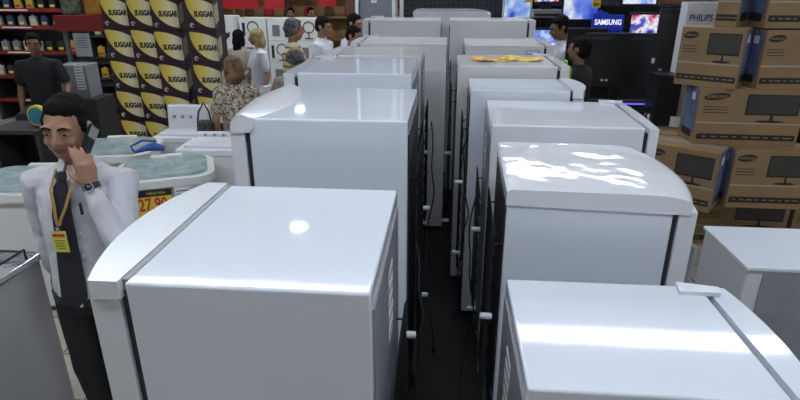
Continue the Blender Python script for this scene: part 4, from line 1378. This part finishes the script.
# collar flaps, tie, belt, watch, ring, lanyard, badge
k = 1.77 / 1.75
def chest_y(z):
    tab = [(0.86, .118), (0.98, .112), (1.08, .110), (1.18, .112), (1.28, .116), (1.36, .110), (1.415, .095), (1.45, .078), (1.475, .066)]
    for (za, ra), (zb, rb) in zip(tab, tab[1:]):
        if za <= z <= zb:
            return ra + (rb - ra) * (z - za) / (zb - za)
    return tab[0][1] if z < tab[0][0] else tab[-1][1]
def front_pt(x, z, off=.028):
    r_ = chest_y(z) + off
    p = P(x, 0, z)
    wd_ = 0.18
    yy = -r_ * math.sqrt(max(0, 1 - (x / wd_) ** 2))
    return Vector((p.x, p.y + yy * k, p.z))
b = MB()
rings = []
for z, w_ in ((1.468, .020), (1.450, .027), (1.430, .020), (1.41, .032), (1.30, .043), (1.15, .050), (1.02, .057), (0.94, .058), (0.885, .004)):
    c = front_pt(-.005, z, .026 if z < 1.44 else .034)
    th = .010 if z < 1.43 else .016
    rings.append([c + Vector((-w_, 0, 0)), c + Vector((0, -th, 0)), c + Vector((w_, 0, 0)), c + Vector((0, th * .6, 0))])
b.loft(rings)
b.build('tie', M('tie_navy', (0.012, 0.013, 0.022), 0.6), t)
for s_ in (-1, 1):
    b = MB()
    q = [P(s_ * .052, .02, 1.507), P(s_ * .012, -.056, 1.478), P(s_ * .030, -.100, 1.418), P(s_ * .075, -.058, 1.452)]
    o_ = Vector((0, -.006, .004))
    b.loft([[p for p in q], [p + o_ for p in q]])
    b.build('collar_flap', WSH, t)
b = MB()
cz = P(0, 0, 0.905)
b.loft([[(x, y, z * 1.0) for x, y, z in ring(zz, .176 * k, .134 * k, 0, cz.y, 32)] for zz in (cz.z - .018, cz.z + .018)])
b.build('belt', M('belt_leather', (0.02, 0.015, 0.012), 0.4), t)
b = MB(); bp_ = Vector((0, cz.y - .137 * k, cz.z)); b.box(bp_, (.045, .006, .032), bev=.003); b.build('belt_buckle', CHROME, t)
LANY = M('lanyard_gold', (0.30, 0.17, 0.04), 0.6)
for s_ in (-1, 1):
    b = MB()
    pts = [P(s_ * .058, .03, 1.495), P(s_ * .054, -.06, 1.46), front_pt(s_ * .040, 1.40, .040), front_pt(s_ * .024, 1.34, .044), front_pt(-.008 + s_ * .010, 1.29, .050), front_pt(-.008 + s_ * .003, 1.265, .052)]
    rr = []
    for p in pts:
        rr.append([p + Vector((-.007, 0, 0)), p + Vector((0, -.0025, 0)), p + Vector((.007, 0, 0)), p + Vector((0, .0025, 0))])
    b.loft(rr)
    b.build('lanyard', LANY, t)
bc = front_pt(-.008, 1.20, .058)
b = MB(); b.box(bc, (.060, .004, .095), 0, bev=.0015)
b.box(bc + Vector((0, -.003, .030)), (.050, .001, .012), 1)
for q in range(4):
    b.box(bc + Vector((0, -.003, .006 - q * .012)), (.042 - .008 * (q % 2), .001, .004), 2)
b.box(bc + Vector((0, -.001, .054)), (.012, .006, .018), 3, bev=.002)
b.build('name_badge', [M('badge_yellow', (0.62, 0.60, 0.08), 0.35), REDP, M('badge_text', (0.2, 0.18, 0.02), 0.6), GREYPL], t)
# pen in pocket
b = MB(); pc_ = front_pt(.075, 1.30, .032); b.tube([pc_, pc_ + Vector((0, 0, .05))], .006, seg=8); b.build('pen', BLACKP, t)
# placket buttons
for z in (1.22, 1.12, 1.02):
    b = MB(); pp_ = front_pt(.052, z, .024); b.cyl(pp_, .006, .004, axis='y', seg=12); b.build('button', WPLAS, t)
# watch
wr, el = P(*LARM['wr']), P(*LARM['el'])
ax = (wr - el).normalized()
wc = wr - ax * .004
wq = ax.to_track_quat('Z', 'Y').to_matrix().to_4x4()
b = MB()
mw = Matrix.Translation(wc) @ wq
rg = []
for zz, r_ in ((-.012, .033), (-.010, .0355), (.010, .0345), (.012, .031)):
    rg.append([mw @ Vector((r_ * math.cos(2 * PI * i / 28), r_ * math.sin(2 * PI * i / 28), zz)) for i in range(28)])
b.loft(rg)
b.build('watch_strap', BLACKP, t)
out = Vector((.25, -.95, .2)); out = (out - ax * out.dot(ax)).normalized()
mc = Matrix.Translation(wc + out * .037) @ out.to_track_quat('Z', 'Y').to_matrix().to_4x4()
b = MB()
b.loft([[mc @ Vector((r_ * math.cos(2 * PI * i / 28), r_ * math.sin(2 * PI * i / 28), z_)) for i in range(28)] for z_, r_ in ((-.006, .019), (.003, .020), (.006, .018))], 0)
b.loft([[mc @ Vector((r_ * math.cos(2 * PI * i / 28), r_ * math.sin(2 * PI * i / 28), z_)) for i in range(28)] for z_, r_ in ((.005, .0155), (.0068, .0155))], 1)
b.tube([mc @ Vector((0, 0, .008)), mc @ Vector((.010, .004, .008))], .001, 2, seg=4)
b.tube([mc @ Vector((0, 0, .008)), mc @ Vector((-.003, .008, .008))], .001, 2, seg=4)
b.build('watch_case', [CHROME, INK, PAPER], t)
# the phone, held between hand and ear (own thing)
ph0 = Hm @ Vector((.094, .012, .108))
ph1 = Hm @ Vector((.075, -.085, .030))
pax = (ph1 - ph0).normalized()
nx_ = Vector((1, -.25, 0)); nx_ = (nx_ - pax * nx_.dot(pax)).normalized()
py_ = nx_.cross(pax)
mid = ph0.lerp(ph1, .42)
mp = Matrix(((pax.x, py_.x, nx_.x, mid.x), (pax.y, py_.y, nx_.y, mid.y), (pax.z, py_.z, nx_.z, mid.z), (0, 0, 0, 1)))
b = MB()
bm2 = bmesh.new()
bmesh.ops.create_cube(bm2, size=1)
for v in bm2.verts:
    v.co = Vector((v.co.x * .125, v.co.y * .052, v.co.z * .014))
bmesh.ops.bevel(bm2, geom=list(bm2.edges), offset=.004, segments=2, affect='EDGES')
b._merge(bm2, mp, 0)
bm2 = bmesh.new()
bmesh.ops.create_cube(bm2, size=1)
for v in bm2.verts:
    v.co = Vector((v.co.x * .05 - .030, v.co.y * .044, v.co.z * .002 + .0075))
b._merge(bm2, mp, 1)
po = b.build('mobile_phone', [BLACKP, M('silver', (0.35, 0.36, 0.38), 0.3, metal=0.5)], None, (HX, HY, 0), 0.06)
tag(po, 'small black and silver mobile phone at the ear of the man in the tie', 'phone')

# --- the crowd
def up_arm(s_, reach=0.35, z=1.15):
    return dict(el=(s_ * .22, -.08, 1.13), wr=(s_ * .14, -reach, z), hd=(-s_ * .1, -1, .1), pn=(0, 0, -1), th=(-s_, 0, 0), curl=.3)
person('young man in black sitting among the dark shelves', (-4.55, 6.02, 0), 0.35, 1.72, BSH, None, 'short', HAIRB, SKIND, {'L': dict(el=(.27, -.06, 1.15), wr=(.30, -.30, 1.02), hd=(.1, -.8, -.6), pn=(0, -.2, -1), th=(-1, 0, 0), curl=.4)}, short_sleeve=True, sit=True, head_rot=(0.15, 0, 0.2))
b = MB()
t = thing('stool', 'dark stool under the man in black among the shelves', 'stool', (-4.55, 6.02, 0))
b = MB(); b.cyl((0, 0, 0.755), 0.18, 0.05, bev=0.01); b.build('seat', BLACKP, t)
for a in range(4):
    b = MB(); b.tube([(0.12 * math.cos(a * PI / 2 + .7), 0.12 * math.sin(a * PI / 2 + .7), 0.73), (0.2 * math.cos(a * PI / 2 + .7), 0.2 * math.sin(a * PI / 2 + .7), 0.0)], 0.014); b.build('leg', BLACKM, t)
person('dark clothed person at the left edge reaching a bare forearm forward', (-4.98, 5.1, 0), 1.2, 1.60, BSH, None, 'short', HAIRB, SKIND, {'L': dict(el=(.22, -.10, 1.12), wr=(.20, -.34, 1.02), hd=(0, -1, -.2), pn=(0, 0, -1), th=(-1, 0, 0))}, short_sleeve=True)
person('woman with brown hair in a flowered blouse, seen from behind', (-1.93, 5.02, 0), PI + .25, 1.62, FLO, None, 'bob', HAIRBR, SKINL, {}, short_sleeve=True, belly=.03)
person('woman with black hair in a beige cardigan before the white cartons', (-3.02, 8.10, 0), PI - .3, 1.62, BEI, None, 'long', HAIRB, SKIN, {}, lean=.08)
person('blonde woman in a white top turned to the woman in beige', (-2.55, 7.60, 0), -.9, 1.67, WSH2, None, 'bob', HAIRBL, SKINL, {'R': up_arm(-1, .3, 1.0)}, short_sleeve=True, head_rot=(.15, 0, -.3))
person('grey haired man in a yellow striped shirt', (-1.78, 6.55, 0), 2.0, 1.86, stripe_mat(), None, 'short', HAIRG, SKIN, {}, short_sleeve=True, belly=.03, head_rot=(.15, 0, .2))
person('balding man in khaki shirt in front of the yellow striped shirt', (-1.38, 5.12, 0), PI - .1, 1.70, KHA, None, 'bald', HAIRG, SKIN, {}, short_sleeve=True, belly=.03, head_rot=(.1, 0, 0))
person('man in white shirt with black hair standing right of the yellow striped shirt', (-1.62, 7.35, 0), 1.35, 1.84, WSH2, None, 'short', HAIRB, SKIN, {}, head_rot=(.25, 0, 0))
person('man with cropped dark hair bending low beside the tall far left refrigerator', (-1.22, 6.95, 0), 1.2, 1.76, WSH2, None, 'short', HAIRB, SKIN, {}, head_rot=(.3, 0, 0), lean=.1)
person('black haired man in white shirt farthest right of the left group', (-1.28, 7.75, 0), 1.2, 1.86, WSH2, None, 'short', HAIRB, SKIN, {}, head_rot=(.25, 0, 0))
person('shop assistant in white shirt bending over the right far refrigerator', (1.31, 6.64, 0), -1.35, 1.90, WSH2, None, 'short', HAIRB, SKIND, {}, head_rot=(.35, 0, 0), lean=.06)
person('man in black shirt seen from behind in front of the televisions', (1.22, 5.48, 0), PI + .9, 1.77, BSH, None, 'short', HAIRB, SKIND, {'R': up_arm(-1, .22, 1.0)}, short_sleeve=True)
person('dark haired shopper far back under the first red sign', (-3.25, 11.9, 0), 0, 1.78, BSH, None, 'short', HAIRB, SKIN, {}, vox=.013)
person('dark haired shopper far back in front of the handbags', (-2.75, 11.6, 0), .6, 1.80, WSH2, None, 'short', HAIRB, SKIN, {}, vox=.013)
person('distant person in white behind a dark counter, past the grey column', (-1.13, 12.6, 0), .3, 1.80, WSH2, None, 'short', HAIRB, SKIN, {}, vox=.013)
counter('dark counter far back past the grey column', (-0.95, 11.9, 1.45), (1.0, 0.5), DKC)
# plain things next to people
t = thing('crochet_bag', 'black patterned shoulder bag at the side of the flowered blouse', 'bag', (-2.20, 4.88, 0.72))
b = MB(); b.box((0, 0, 0.17), (0.17, 0.12, 0.32), bev=0.045, seg=3, taper=0.85); b.build('bag_body', M('crochet_black', (0.015, 0.014, 0.013), 0.9, col2=(0.10, 0.095, 0.085), vscale=70, bump=0.8, bscale=80), t)
b = MB(); b.tube([(-.07, 0, .3), (-.05, 0, .40), (0, .02, .48), (.05, .0, .40), (.06, 0, .3)], .009, seg=6); b.build('strap', BLACKP, t)
t = thing('chair', 'white plastic chair between the flowered blouse and the khaki shirt', 'chair', (-1.78, 5.90, 0))
b = MB(); b.prism(rrect(0.44, 0.44, 0.08), 0.43, 0.46, bev=0.01); b.build('seat', WPLAS, t)
b = MB()
rg = []
for z, w_, y in ((0.46, .21, -.20), (0.6, .21, -.215), (0.95, .20, -.24), (1.17, .185, -.26), (1.22, .14, -.265), (1.235, .07, -.268)):
    rg.append([(-w_, y + .05, z), (-w_ * .5, y, z), (w_ * .5, y, z), (w_, y + .05, z), (w_ * .97, y + .075, z), (w_ * .5, y + .025, z), (-w_ * .5, y + .025, z), (-w_ * .97, y + .075, z)])
b.loft(rg); b.build('backrest', WPLAS, t)
for sx in (-1, 1):
    for sy in (-1, 1):
        b = MB(); b.tube([(sx * .18, sy * .18, .44), (sx * .21, sy * .22, 0)], [.022, .016], seg=8); b.build('leg', WPLAS, t)
# green jacket sliver beside the man in black
b = MB(); b.box((0, 0, 0.13), (0.10, 0.14, 0.26), bev=0.03, seg=3); b.box((0, 0, 0.28), (0.03, 0.05, 0.05), bev=0.01)
tag(b.build('jacket_sliver', M('lime_cloth', (0.30, 0.62, 0.04), 0.4), None, (1.0, 4.97, 1.30)), 'lime green jacket sliver beside the man in black', 'jacket_sliver')
t = thing('pedestal', 'narrow white pedestal under the lime green sliver', 'pedestal', (1.0, 4.97, 0))
b = MB(); b.box((0, 0, 0.631), (0.12, 0.16, 1.262)); b.build('pedestal_body', WPLAS, t)
b = MB(); b.box((0, 0, 1.281), (0.16, 0.2, 0.038), bev=0.004); b.build('pedestal_top', WPLAS, t)
